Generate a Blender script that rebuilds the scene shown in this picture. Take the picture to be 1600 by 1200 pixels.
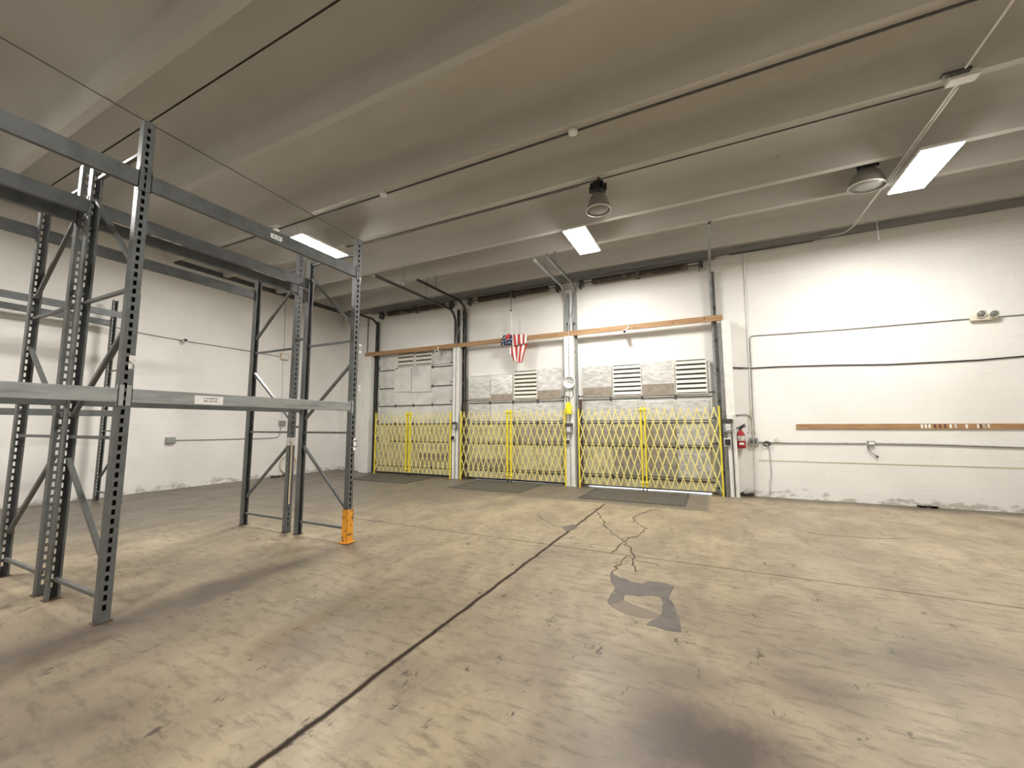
import bpy, bmesh, math, random
from mathutils import Vector, Matrix, Euler
import numpy as np

random.seed(7)
for o in list(bpy.data.objects):
    bpy.data.objects.remove(o)
scn = bpy.context.scene
col = scn.collection

# ------------------------------------------------------------------ camera
CAM_H = 1.6
YAW, PITCH, ROLL, FPX = 0.45319, 0.10159, -0.0024, 632.49
def cam_axes():
    cy, sy, cp, sp = math.cos(YAW), math.sin(YAW), math.cos(PITCH), math.sin(PITCH)
    f = Vector((-sy*cp, cy*cp, sp)); r = Vector((cy, sy, 0)); u = r.cross(f)
    cr, sr = math.cos(ROLL), math.sin(ROLL)
    return cr*r + sr*u, -sr*r + cr*u, f
RGT, UPV, FWD = cam_axes()
cd = bpy.data.cameras.new('camera'); cd.sensor_width = 36; cd.lens = FPX/1600*36
cd.clip_start = .05; cd.clip_end = 200
cam = bpy.data.objects.new('camera', cd); col.objects.link(cam)
cam.matrix_world = Matrix(((RGT.x, UPV.x, -FWD.x, 0), (RGT.y, UPV.y, -FWD.y, 0), (RGT.z, UPV.z, -FWD.z, CAM_H), (0, 0, 0, 1)))
scn.camera = cam

# ------------------------------------------------------------------ world, exposure
w = bpy.data.worlds.new('world'); scn.world = w; w.use_nodes = True
bgn = w.node_tree.nodes['Background']; bgn.inputs[0].default_value = (.9, .95, 1, 1); bgn.inputs[1].default_value = 6.0
scn.view_settings.view_transform = 'Standard'
scn.view_settings.look = 'None'
scn.view_settings.gamma = 1
scn.view_settings.use_curve_mapping = False
scn.view_settings.exposure = 0.94
LAMP_POWER = 82.0        # emission strength of every ceiling light diffuser

# measuring helper: a pixel of the 1600x1200 survey photo -> a point on a known plane of the room
def ray(px, py):
    return RGT*((px-800)/FPX) + UPV*((600-py)/FPX) + FWD
def onY(px, py, Y=10.75):
    d = ray(px, py); t = Y/d.y
    return Vector((d.x*t, Y, CAM_H+d.z*t))
def onX(px, py, X=-12.4):
    d = ray(px, py); t = X/d.x
    return Vector((X, d.y*t, CAM_H+d.z*t))
def onZ(px, py, Z=0.0):
    d = ray(px, py); t = (Z-CAM_H)/d.z
    return Vector((d.x*t, d.y*t, Z))

# ------------------------------------------------------------------ materials
def newmat(name):
    m = bpy.data.materials.new(name); m.use_nodes = True
    nt = m.node_tree; b = nt.nodes['Principled BSDF']
    return m, nt, b
def N(nt, t, **kw):
    n = nt.nodes.new(t)
    for k, v in kw.items(): setattr(n, k, v)
    return n
def noise(nt, vec, scale, detail=4, rough=.55, dist=0):
    n = N(nt, 'ShaderNodeTexNoise'); n.inputs['Scale'].default_value = scale
    n.inputs['Detail'].default_value = detail; n.inputs['Roughness'].default_value = rough
    n.inputs['Distortion'].default_value = dist
    if vec is not None: nt.links.new(vec, n.inputs['Vector'])
    return n.outputs['Fac']
def ramp(nt, fac, stops):
    r = N(nt, 'ShaderNodeValToRGB'); e = r.color_ramp.elements
    while len(e) < len(stops): e.new(.5)
    for i, (p, c) in enumerate(stops):
        e[i].position = p; e[i].color = (c, c, c, 1) if isinstance(c, (int, float)) else (*c, 1)
    nt.links.new(fac, r.inputs['Fac']); return r.outputs['Color']
def mixc(nt, fac, a, b, mode='MIX'):
    m = N(nt, 'ShaderNodeMix', data_type='RGBA', blend_type=mode)
    for s, v in (('Factor', fac), ('A', a), ('B', b)):
        i = [x for x in m.inputs if x.name == s and (x.type == 'VALUE' if s == 'Factor' else x.type == 'RGBA')][0]
        if isinstance(v, (int, float)): i.default_value = v
        elif isinstance(v, tuple): i.default_value = (*v, 1) if len(v) == 3 else v
        else: nt.links.new(v, i)
    return [x for x in m.outputs if x.type == 'RGBA'][0]
def math_(nt, op, a, b=0.0, c=None):
    m = N(nt, 'ShaderNodeMath', operation=op)
    for i, v in enumerate((a, b) if c is None else (a, b, c)):
        if isinstance(v, (int, float)): m.inputs[i].default_value = v
        else: nt.links.new(v, m.inputs[i])
    return m.outputs[0]
def bump(nt, b, h, strength=.3, dist=.01):
    n = N(nt, 'ShaderNodeBump'); n.inputs['Strength'].default_value = strength; n.inputs['Distance'].default_value = dist
    nt.links.new(h, n.inputs['Height']); nt.links.new(n.outputs[0], b.inputs['Normal'])
def coords(nt):
    return N(nt, 'ShaderNodeTexCoord').outputs['Object']
def worldpos(nt):
    return N(nt, 'ShaderNodeNewGeometry').outputs['Position']
def mapping(nt, v, scale=(1, 1, 1), rot=(0, 0, 0), loc=(0, 0, 0)):
    m = N(nt, 'ShaderNodeMapping'); m.inputs['Scale'].default_value = scale; m.inputs['Rotation'].default_value = rot
    m.inputs['Location'].default_value = loc
    nt.links.new(v, m.inputs['Vector']); return m.outputs[0]

def simple(name, c, rough=.5, metal=0, var=.15, scale=8, dark=None, bumpy=0, stretch=(1, 1, 1), thr=(.45, .7)):
    m, nt, b = newmat(name); v = mapping(nt, coords(nt), stretch)
    f = noise(nt, v, scale, 5)
    c2 = tuple(x*(1-var) for x in c) if dark is None else dark
    cc = ramp(nt, f, [(thr[0], c), (thr[1], c2)])
    nt.links.new(cc, b.inputs['Base Color'])
    b.inputs['Roughness'].default_value = rough; b.inputs['Metallic'].default_value = metal
    if bumpy: bump(nt, b, noise(nt, v, scale*3, 4), bumpy)
    return m
M = {}
M['rack'] = simple('rack_grey_paint', (.115, .122, .120), .42, 0, .25, 14)
M['rack_lit'] = simple('lit_beam_paint', (.33, .345, .34), .42, .1, .35, 5, stretch=(1, .5, 3))  # beam paint lightened to show the light falling on the low front beam
M['rack_top'] = simple('beam_paint', (.105, .112, .113), .40, 0, .3, 6)
M['orange'] = simple('chipped_orange_paint', (.83, .36, .03), .5, 0, .1, 16, dark=(.10, .07, .05), thr=(.56, .62))
M['white_paint'] = simple('white_painted_steel', (.78, .77, .73), .5, 0, .12, 5)
M['white_plastic'] = simple('white_plastic', (.8, .8, .76), .4)
M['cream'] = simple('cream_plastic', (.7, .67, .55), .45)
M['grey_steel'] = simple('galvanised_steel', (.36, .37, .36), .4, .5, .4, 14)
M['dark_steel'] = simple('dark_steel', (.09, .088, .082), .5, .4, .4, 12)
M['black'] = simple('black_plastic', (.015, .015, .016), .45)
M['spring'] = simple('torsion_spring', (.06, .045, .035), .5, .3, .4, 4, dark=(.17,.13,.10), thr=(.55,.62))
M['rust'] = simple('rusty_steel', (.10, .06, .04), .75, .1, .5, 9)
M['wood'] = None
M['yellow'] = simple('yellow_gate_paint', (.88, .72, .04), .45, 0, .2, 10)
M['yellow_pale'] = simple('yellow_slat_paint', (.88, .78, .27), .5, 0, .2, 8)
M['yellow_box'] = simple('yellow_plastic', (.85, .75, .03), .35)
M['red'] = simple('red_paint', (.42, .02, .025), .3)
M['flag_red'] = simple('flag_red', (.50, .05, .05), .8, 0, .2)
M['flag_white'] = simple('flag_white', (.85, .80, .76), .8, 0, .06)
M['flag_blue'] = simple('flag_blue', (.025, .035, .09), .8)
M['label'] = simple('paper_label', (.85, .85, .83), .6, 0, .08, 40)
M['label_worn'] = simple('torn_label', (.72, .70, .64), .7, 0, .1, 30, dark=(.25, .24, .22), thr=(.5, .6))
M['ink'] = simple('ink', (.03, .03, .03), .6)
M['brown_ink'] = simple('brown_mark', (.12, .05, .03), .7)
M['panel_white'] = simple('door_skin_white', (.70, .69, .65), .5, .1, .25, 2.0, bumpy=.1)
M['panel_yellow'] = simple('yellowish_insulation', (.62, .57, .38), .5, .12, .38, 4.5, dark=(.36, .31, .19), thr=(.45, .75), bumpy=.4)  # yellowish tint for the lower door sections
M['dirty_foil'] = simple('dirty_foil', (.42, .39, .32), .5, .3, .3, 6, bumpy=.3)
M['stained_foil'] = simple('brown_stained_foil', (.36, .31, .25), .45, .3, .3, 8)
M['louvre'] = simple('louvre_white', (.74, .71, .62), .45)
M['louvre_dark'] = simple('louvre_recess', (.12, .12, .10), .7)
M['plate'] = simple('leveller_plate', (.095, .085, .072), .6, .1, .35, 3)
M['concrete_patch'] = simple('dark_repair_mortar', (.125, .105, .09), .55, 0, .35, 6)
M['crack'] = simple('crack_dirt', (.07, .05, .03), .8)
M['ground'] = simple('outside_concrete', (.7, .7, .68), .8)
M['debris'] = simple('debris', (.06, .05, .04), .9)
M['reflector'] = simple('prismatic_reflector', (.27, .255, .23), .28, .25, .2, 30, stretch=(6, 6, .4))
M['reflector_rim'] = simple('reflector_rim', (.72, .70, .64), .3, .2)
M['tan'] = simple('tan_paper', (.62, .52, .36), .8)

def foil():
    m, nt, b = newmat('silver_foil_insulation'); c = coords(nt)
    f = noise(nt, mapping(nt, c, (1, 1, 2.5)), 7, 5, .6)
    cc = ramp(nt, f, [(.35, (.50, .49, .46)), (.6, (.74, .73, .70))])
    nt.links.new(cc, b.inputs['Base Color']); b.inputs['Metallic'].default_value = .45; b.inputs['Roughness'].default_value = .38
    wv = N(nt, 'ShaderNodeTexWave', wave_type='BANDS', bands_direction='Z'); nt.links.new(c, wv.inputs['Vector'])
    wv.inputs['Scale'].default_value = 9; wv.inputs['Distortion'].default_value = 3
    bump(nt, b, mixc(nt, .6, wv.outputs['Color'], f), .35, .01); return m
M['foil'] = foil()
def wood():
    m, nt, b = newmat('pine_timber'); c = mapping(nt, coords(nt), (.8, 8, 14))
    f = noise(nt, c, 2.2, 6, .6, 1.2)
    cc = ramp(nt, f, [(.3, (.22, .115, .05)), (.5, (.37, .215, .10)), (.72, (.47, .30, .155))])
    nt.links.new(cc, b.inputs['Base Color']); b.inputs['Roughness'].default_value = .6; return m
M['wood'] = wood()
def emit():
    m, nt, b = newmat('led_diffuser')
    b.inputs['Base Color'].default_value = (.9, .9, .88, 1)
    b.inputs['Emission Color'].default_value = (1.0, .972, .925, 1); b.inputs['Emission Strength'].default_value = LAMP_POWER
    return m
M['led'] = emit()

def wall_mat(name, axis):
    m, nt, b = newmat(name); p = worldpos(nt)
    sx = N(nt, 'ShaderNodeSeparateXYZ'); nt.links.new(p, sx.inputs[0])
    cb = N(nt, 'ShaderNodeCombineXYZ'); nt.links.new(sx.outputs[axis], cb.inputs[0]); nt.links.new(sx.outputs[2], cb.inputs[1])
    br = N(nt, 'ShaderNodeTexBrick'); nt.links.new(cb.outputs[0], br.inputs['Vector'])
    br.inputs['Scale'].default_value = 1; br.inputs['Brick Width'].default_value = .406; br.inputs['Row Height'].default_value = .203
    br.inputs['Mortar Size'].default_value = .006; br.inputs['Mortar Smooth'].default_value = .7
    f = noise(nt, p, .8, 5); g = noise(nt, mapping(nt, p, (1, 1, 6)), 2.4, 6, .65)
    base = ramp(nt, f, [(.3, (.76, .745, .71)), (.65, (.84, .825, .79))])
    base = mixc(nt, ramp(nt, g, [(.6, 0), (.75, .35)]), base, (.60, .56, .49))
    base = mixc(nt, math_(nt, 'MULTIPLY', br.outputs['Fac'], .09), base, (.42, .39, .34))
    # dirt splashed along the foot of the wall
    h = math_(nt, 'ADD', sx.outputs[2], math_(nt, 'MULTIPLY', noise(nt, mapping(nt, p, (1, 1, 2)), 3.5, 6, .7), -1.1))
    dirt = ramp(nt, math_(nt, 'ADD', h, .55), [(.0, .55), (.04, .2), (.09, 0)])
    base = mixc(nt, dirt, base, (.27, .22, .16))
    # shade under the roof edge, painted into the wall colour
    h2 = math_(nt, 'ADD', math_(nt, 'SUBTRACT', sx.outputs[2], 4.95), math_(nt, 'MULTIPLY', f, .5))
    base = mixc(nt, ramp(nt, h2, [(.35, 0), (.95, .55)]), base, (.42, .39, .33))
    # sparse scuffs
    s = noise(nt, mapping(nt, p, (1.3, 1.3, 9)), 3.1, 8, .75)
    base = mixc(nt, ramp(nt, s, [(.66, 0), (.70, .6)]), base, (.30, .26, .20))
    nt.links.new(base, b.inputs['Base Color']); b.inputs['Roughness'].default_value = .55
    inv = math_(nt, 'SUBTRACT', 1.0, br.outputs['Fac'])
    bump(nt, b, math_(nt, 'ADD', inv, math_(nt, 'MULTIPLY', noise(nt, p, 25, 3), .35)), .22, .008)
    return m
M['wall_back'] = wall_mat('painted_block_back', 0)
M['wall_left'] = wall_mat('painted_block_left', 1)

def ceil_mat():
    m, nt, b = newmat('ceiling_paint'); p = worldpos(nt)
    f = noise(nt, mapping(nt, p, (.25, 1, 1)), 1.2, 5); g = noise(nt, p, 140, 2)
    base = ramp(nt, f, [(.3, (.47, .455, .425)), (.7, (.55, .535, .50))])
    base = mixc(nt, ramp(nt, noise(nt, p, 3.3, 7, .7), [(.68, 0), (.74, .5)]), base, (.22, .19, .15))
    nt.links.new(base, b.inputs['Base Color']); b.inputs['Roughness'].default_value = .85
    bump(nt, b, g, .12, .004); return m
M['ceiling'] = ceil_mat()
M['ledger'] = simple('grey_ledger_paint', (.22, .215, .20), .7, 0, .3, 3, stretch=(.3, 1, 3))
M['seam'] = simple('seam_dark', (.16, .15, .13), .9)

FLOOR_BLOBS = []   # (x, y, radius, strength) filled below from survey points
for px, py, r, s in ((1130, 1170, .42, .95), (1050, 1130, .3, .6), (1290, 1080, .30, .55), (1400, 1050, .35, .35), (1090, 1060, .25, .35), (940, 1180, .35, .30), (620, 1040, .30, .25), (60, 1010, .8, .5), (250, 960, .7, .45),
                     (380, 890, .8, .35), (540, 960, .6, .28), (1230, 1000, .5, .3), (1500, 1030, .5, .35), (1010, 1050, .35, .35), (880, 1010, .3, .2), (700, 960, .4, .2), (1320, 870, .7, .15),
                     (1245, 818, .8, .25), (1000, 1200, .3, .4), (30, 1150, .5, .5), (200, 1130, .4, .35), (470, 1010, .3, .4), (1440, 1030, .2, .5)):
    q = onZ(px, py); FLOOR_BLOBS.append((q.x, q.y, r, s))
def floor_mat():
    m, nt, b = newmat('sealed_concrete_floor'); p = worldpos(nt)
    sx = N(nt, 'ShaderNodeSeparateXYZ'); nt.links.new(p, sx.inputs[0]); X, Y = sx.outputs[0], sx.outputs[1]
    big = noise(nt, p, .45, 6, .6, .4); mid = noise(nt, mapping(nt, p, (1, .55, 1), (0, 0, .35)), 1.7, 7, .68, .5); fine = noise(nt, mapping(nt, p, (.5, 1.6, 1), (0, 0, .3)), 9, 6, .7)
    base = ramp(nt, big, [(.28, (.275, .222, .146)), (.5, (.345, .280, .182)), (.72, (.40, .332, .222))])
    base = mixc(nt, ramp(nt, mid, [(.42, 0), (.66, .62)]), base, (.165, .132, .094))
    base = mixc(nt, ramp(nt, noise(nt, mapping(nt, p, (1, .4, 1), (0, 0, -.5)), 2.6, 7, .7), [(.54, 0), (.72, .55)]), base, (.37, .305, .21))
    base = mixc(nt, ramp(nt, fine, [(.50, 0), (.64, .6)]), base, (.10, .076, .050))
    base = mixc(nt, ramp(nt, noise(nt, mapping(nt, p, (1, .7, 1), (0, 0, .9)), 1.1, 8, .75, .8), [(.47, 0), (.62, .32)]), base, (.150, .120, .088))
    # pinkish worn band nearer the middle
    base = mixc(nt, math_(nt, 'MULTIPLY', ramp(nt, noise(nt, p, .9, 4), [(.45, 0), (.7, 1)]), .30), base, (.26, .19, .135))
    # grey, unsealed concrete by the dock doors and along the left wall
    wob = math_(nt, 'MULTIPLY', math_(nt, 'SUBTRACT', noise(nt, p, 1.4, 6, .6), .5), 1.5)
    sharp = math_(nt, 'MULTIPLY', math_(nt, 'SUBTRACT', noise(nt, p, 2.4, 6, .6), .5), .25)
    g1 = math_(nt, 'MULTIPLY', ramp(nt, math_(nt, 'ADD', math_(nt, 'SUBTRACT', Y, 8.0), sharp), [(.46, 0), (.54, 1)]),
               ramp(nt, math_(nt, 'ADD', math_(nt, 'MULTIPLY', X, -1.0), .4), [(.46, 0), (.54, 1)]))
    d = math_(nt, 'ADD', math_(nt, 'ADD', math_(nt, 'MULTIPLY', X, -.30), math_(nt, 'MULTIPLY', Y, .20)), wob)
    g2 = ramp(nt, math_(nt, 'MULTIPLY', d, .2), [(.50, 0), (.67, 1)])
    gm = math_(nt, 'MAXIMUM', g1, g2)
    grey = ramp(nt, fine, [(.35, (.155, .132, .105)), (.65, (.112, .094, .073))])
    base = mixc(nt, math_(nt, 'MULTIPLY', gm, .9), base, grey)
    # foot of the right-hand wall
    g3 = math_(nt, 'MULTIPLY', ramp(nt, math_(nt, 'ADD', math_(nt, 'SUBTRACT', Y, 9.80), math_(nt, 'MULTIPLY', wob, .5)), [(.3, 0), (.72, 1)]), .85)
    base = mixc(nt, g3, base, (.105, .082, .055))
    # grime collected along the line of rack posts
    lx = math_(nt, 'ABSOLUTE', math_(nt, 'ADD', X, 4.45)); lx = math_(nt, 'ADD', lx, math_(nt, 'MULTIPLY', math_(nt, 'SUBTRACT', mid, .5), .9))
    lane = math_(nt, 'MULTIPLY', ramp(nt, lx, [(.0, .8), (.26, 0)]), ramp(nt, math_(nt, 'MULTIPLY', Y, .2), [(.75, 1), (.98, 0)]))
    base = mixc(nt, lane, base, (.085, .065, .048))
    # dirty blobs
    for (bx, by, r, s) in FLOOR_BLOBS:
        dx = math_(nt, 'DIVIDE', math_(nt, 'SUBTRACT', X, bx), r*1.35); dy = math_(nt, 'DIVIDE', math_(nt, 'SUBTRACT', Y, by), r)
        rr = math_(nt, 'SQRT', math_(nt, 'ADD', math_(nt, 'MULTIPLY', dx, dx), math_(nt, 'MULTIPLY', dy, dy)))
        rr = math_(nt, 'ADD', rr, math_(nt, 'MULTIPLY', math_(nt, 'SUBTRACT', mid, .5), 2.2))
        base = mixc(nt, math_(nt, 'MULTIPLY', ramp(nt, rr, [(.2, 1), (1.0, 0)]), s), base, (.085, .062, .050))
    # black tyre marks and pits
    pit = noise(nt, mapping(nt, p, (1, .5, 1), (0, 0, .6)), 5.5, 8, .8)
    base = mixc(nt, ramp(nt, pit, [(.60, 0), (.64, .9)]), base, (.05, .038, .027))
    # saw-cut joints
    jw = math_(nt, 'MULTIPLY', math_(nt, 'SUBTRACT', noise(nt, p, 3.2, 5), .5), .05)
    a = math_(nt, 'ABSOLUTE', math_(nt, 'ADD', math_(nt, 'ADD', X, 2.005), jw))
    ym = math_(nt, 'LESS_THAN', Y, 8.45)
    jx = math_(nt, 'MULTIPLY', ramp(nt, math_(nt, 'MULTIPLY', a, 10), [(.11, 1), (.30, 0)]), ym)
    a2 = math_(nt, 'ABSOLUTE', math_(nt, 'ADD', math_(nt, 'SUBTRACT', Y, 5.29), math_(nt, 'MULTIPLY', jw, .4)))
    jy = ramp(nt, math_(nt, 'MULTIPLY', a2, 10), [(.06, .85), (.16, 0)])
    jj = math_(nt, 'MAXIMUM', jx, jy)
    base = mixc(nt, jj, base, (.035, .025, .018))
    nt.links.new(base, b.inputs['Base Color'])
    ro = ramp(nt, mid, [(.3, .36), (.7, .58)]); nt.links.new(ro, b.inputs['Roughness'])
    nt.links.new(math_(nt, 'SUBTRACT', .45, math_(nt, 'MULTIPLY', jj, .42)), b.inputs['Specular IOR Level'])
    bump(nt, b, fine, .10, .004)
    return m
M['floor'] = floor_mat()

# ------------------------------------------------------------------ mesh builder
class MB:
    def __init__(s): s.v = []; s.f = []; s.m = []; s.sm = []
    def add(s, vs, fs, mi=0, smooth=False):
        n = len(s.v); s.v += [tuple(v) for v in vs]; s.f += [tuple(i+n for i in f) for f in fs]; s.m += [mi]*len(fs); s.sm += [smooth]*len(fs); return s
    def box(s, a, b, mi=0):
        x0, x1 = sorted((a[0], b[0])); y0, y1 = sorted((a[1], b[1])); z0, z1 = sorted((a[2], b[2]))
        return s.add([(x0, y0, z0), (x1, y0, z0), (x1, y1, z0), (x0, y1, z0), (x0, y0, z1), (x1, y0, z1), (x1, y1, z1), (x0, y1, z1)],
                     [(3, 2, 1, 0), (4, 5, 6, 7), (0, 1, 5, 4), (1, 2, 6, 5), (2, 3, 7, 6), (3, 0, 4, 7)], mi)
    def obox(s, c, ax, ay, az, mi=0):     # oriented box, half-extent vectors
        c = Vector(c); vs = [c+sx*ax+sy*ay+sz*az for sz in (-1, 1) for sx, sy in ((-1, -1), (1, -1), (1, 1), (-1, 1))]
        return s.add(vs, [(3, 2, 1, 0), (4, 5, 6, 7), (0, 1, 5, 4), (1, 2, 6, 5), (2, 3, 7, 6), (3, 0, 4, 7)], mi)
    def bar(s, p, q, w, h, up=(0, 1, 0), mi=0):   # flat bar p->q, w across, h along "up"
        p, q = Vector(p), Vector(q); d = (q-p); u = Vector(up); sd = d.cross(u).normalized(); u = sd.cross(d).normalized()
        return s.obox((p+q)/2, d/2, sd*w/2, u*h/2, mi)
    def tube(s, pts, r, n=8, mi=0, caps=True):
        pts = [Vector(p) for p in pts]; rings = []
        t0 = (pts[1]-pts[0]).normalized(); a = t0.orthogonal().normalized()
        for i, p in enumerate(pts):
            if i == 0: t = pts[1]-pts[0]
            elif i == len(pts)-1: t = pts[-1]-pts[-2]
            else: t = (pts[i+1]-p).normalized()+(p-pts[i-1]).normalized()
            t = t.normalized() if t.length > 1e-9 else t0
            a = (a-t*a.dot(t)).normalized(); b = t.cross(a)
            rr = r[i] if isinstance(r, (list, tuple)) else r
            rings.append([p+(a*math.cos(2*math.pi*k/n)+b*math.sin(2*math.pi*k/n))*rr for k in range(n)])
        vs = [v for rg in rings for v in rg]; fs = []
        for i in range(len(pts)-1):
            for k in range(n):
                fs.append((i*n+k, i*n+(k+1) % n, (i+1)*n+(k+1) % n, (i+1)*n+k))
        s.add(vs, fs, mi, True)
        if caps: s.add(rings[0], [tuple(range(n))[::-1]], mi); s.add(rings[-1], [tuple(range(n))], mi)
        return s
    def lathe(s, c, prof, n=24, mi=0, axis=(0, 0, 1), smooth=True):   # prof: (r, h)
        c = Vector(c); az = Vector(axis).normalized(); a = az.orthogonal().normalized(); b = az.cross(a)
        vs = []; fs = []
        for r, h in prof:
            for k in range(n):
                t = 2*math.pi*k/n; vs.append(c+az*h+(a*math.cos(t)+b*math.sin(t))*max(r, .0004))
        for i in range(len(prof)-1):
            for k in range(n): fs.append((i*n+k, i*n+(k+1) % n, (i+1)*n+(k+1) % n, (i+1)*n+k))
        return s.add(vs, fs, mi, smooth)
    def prism(s, poly, z0, z1, mi=0):     # polygon in x,y
        n = len(poly); vs = [(x, y, z0) for x, y in poly]+[(x, y, z1) for x, y in poly]
        fs = [tuple(range(n))[::-1], tuple(range(n, 2*n))]+[(i, (i+1) % n, n+(i+1) % n, n+i) for i in range(n)]
        return s.add(vs, fs, mi)
    def build(s, name, mats, parent=None, origin=None, bevel=0, solid=0):
        me = bpy.data.meshes.new(name)
        vs = s.v
        o = bpy.data.objects.new(name, me); col.objects.link(o)
        if parent is not None: o.parent = parent
        off = Vector(origin) if origin is not None else Vector((0, 0, 0))
        base = off if parent is None else off - world_loc(parent)
        me.from_pydata([tuple(Vector(v)-off) for v in vs], [], s.f)
        o.location = base
        if origin is None and parent is not None:
            o.location = -world_loc(parent)
        me.polygons.foreach_set('material_index', s.m); me.polygons.foreach_set('use_smooth', s.sm)
        for m in (mats if isinstance(mats, (list, tuple)) else [mats]): me.materials.append(m)
        bm = bmesh.new(); bm.from_mesh(me); bmesh.ops.recalc_face_normals(bm, faces=bm.faces); bm.to_mesh(me); bm.free()
        if solid:
            md = o.modifiers.new('thick', 'SOLIDIFY'); md.thickness = solid; md.offset = 0
        if bevel:
            md = o.modifiers.new('bevel', 'BEVEL'); md.width = bevel; md.segments = 2; md.limit_method = 'ANGLE'
        me.update(); return o
def world_loc(o):
    l = Vector((0, 0, 0))
    while o is not None: l += o.location; o = o.parent
    return l
def tag(o, label, cat, group=None, kind=None):
    if label: o['label'] = label
    if cat: o['category'] = cat
    if group: o['group'] = group
    if kind: o['kind'] = kind
    return o
def thing(name, loc, label, cat, group=None):
    o = bpy.data.objects.new(name, None); col.objects.link(o); o.location = loc; o.empty_display_size = .1
    return tag(o, label, cat, group)
def struct(o, label=None, cat=None):
    o['kind'] = 'structure'
    if label: o['label'] = label
    if cat: o['category'] = cat
    return o

# ------------------------------------------------------------------ room shell
XL, XR, YB, YF, ZC = -12.4, 9.0, 10.75, -7.0, 6.4
struct(MB().box((XL-.2, YF-.2, -.2), (XR+.2, YB+.35, 0)).build('floor', M['floor']), 'beige sealed concrete warehouse floor with dark joints and stains', 'floor')
RIBS = [2.09-1.53*k for k in range(5, 0, -1)]+[2.09, 3.62, 5.23, 6.54, 8.12, 9.09, 10.64]
ZR = 5.85
def ceiling():
    prof = []   # (y, z) from front to back
    prof.append((YF-.2, ZC))
    for i, y in enumerate(RIBS):
        if y < YF+.3: continue
        prof += [(y-.42, ZC), (y-.30, ZC-.012), (y-.22, ZC-.045), (y-.165, ZC-.10), (y-.135, ZC-.18), (y-.065, ZR+.01), (y-.055, ZR)]
        if y > 10: prof.append((YB+.35, ZR)); break
        prof += [(y+.055, ZR), (y+.065, ZR+.01), (y+.135, ZC-.18), (y+.165, ZC-.10), (y+.22, ZC-.045), (y+.30, ZC-.012), (y+.42, ZC)]
        if abs(y-2.09) < .01: prof += [(2.84, ZC), (2.84, ZC+.03), (2.865, ZC+.03), (2.865, ZC)]
    prof = [p for i, p in enumerate(prof) if i == 0 or p[0] >= prof[i-1][0]-1e-6]
    m = MB(); n = len(prof)
    vs = [(x, y, z) for x in (XL-.2, XR+.2) for y, z in prof]
    fs = [(i, i+1, n+i+1, n+i) for i in range(n-1)]
    for f in fs:
        y0 = prof[f[0]][0]; groove = abs(prof[f[0]][1]-(ZC+.03)) < .001 or abs(prof[f[1]][1]-(ZC+.03)) < .001
        m.add([vs[k] for k in f], [(0, 1, 2, 3)], 1 if groove else 0, not groove)
    m.box((XL-.2, YF-.2, ZC+.2), (XR+.2, YB+.35, ZC+.3))
    m.box((XL-.2, YF-.2, ZC-.05), (XL-.19, YB+.35, ZC+.2)); m.box((XR+.19, YF-.2, ZC-.05), (XR+.2, YB+.35, ZC+.2))
    o = m.build('ceiling', [M['ceiling'], M['seam']])
    bm = bmesh.new(); bm.from_mesh(o.data); bmesh.ops.remove_doubles(bm, verts=bm.verts, dist=1e-5); bmesh.ops.recalc_face_normals(bm, faces=bm.faces)
    for e in bm.edges:
        if len(e.link_faces) == 2 and e.calc_face_angle(0) > .6: e.smooth = False
    bm.to_mesh(o.data); bm.free()
    return o
struct(ceiling(), 'taupe painted concrete double-tee ceiling with deep parallel ribs', 'ceiling')
# door openings in the back wall: (x0, x1, top)
OPEN = [(-10.22, -7.42, 4.15), (-6.58, -3.72, 3.05), (-2.98, -.04, 3.05)]
def back_wall():
    m = MB(); t = .2; x = XL-.2
    for (a, b, h) in OPEN:
        m.box((x, YB, -.2), (a, YB+t, ZC+.3)); m.box((a, YB, h), (b, YB+t, ZC+.3)); x = b
    m.box((x, YB, -.2), (XR+.2, YB+t, ZC+.3))
    return m.build('wall_back', M['wall_back'])
struct(back_wall(), 'white painted block wall with the dock doors', 'wall')
struct(MB().box((XL-.2, YF-.2, -.2), (XL, YB+.2, ZC+.3)).build('wall_left', M['wall_left']), 'white painted block wall behind the racks', 'wall')
struct(MB().box((XR, YF-.2, -.2), (XR+.2, YB+.2, ZC+.3)).build('wall_right', M['wall_left']), 'white painted block wall right of the camera', 'wall')
struct(MB().box((XL-.2, YF-.2, -.2), (XR+.2, YF, ZC+.3)).build('wall_front', M['wall_back']), 'white painted block wall behind the camera', 'wall')
struct(MB().box((-16, YB+.36, -.25), (6, YB+9, -.03)).build('ground', M['ground']), 'pale concrete apron outside the dock doors', 'ground')

# shallow ledge where the block courses step, seen as a thin line low on the right-hand wall
a = onY(1185, 720, YB); b = onY(1600, 730, YB)
struct(MB().box((.95, YB-.008, .797), (XR-.01, YB-.0005, .812)).build('trim_1', M['tan']))

# floor patches and cracks (thin mortar / dirt, part of the floor)
floor = bpy.data.objects['floor']
def polyfloor(pts, name, mat, z=.002):
    ps = [onZ(*p) for p in pts]
    MB().prism([(p.x, p.y) for p in ps], .0003, z).build(name, mat, floor)
polyfloor([(953, 895), (963, 899), (968, 903), (980, 905), (985, 909), (999, 911), (1003, 913), (1012, 908), (1022, 909), (1040, 912), (1054, 917), (1049, 926), (1045, 936), (1031, 933),
           (1018, 930), (1000, 932), (985, 929), (974, 929), (958, 925), (961, 917), (955, 910), (953, 902)], 'repair_patch', M['concrete_patch'])
polyfloor([(1044, 935), (1049, 939), (1053, 945), (1057, 957), (1062, 968), (1065, 988), (1055, 987), (1040, 985), (1024, 979), (1010, 977), (1012, 973), (1026, 966), (1032, 961), (1036, 955), (1034, 947), (1037, 942), (1031, 934)], 'repair_patch', M['concrete_patch'])
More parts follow.
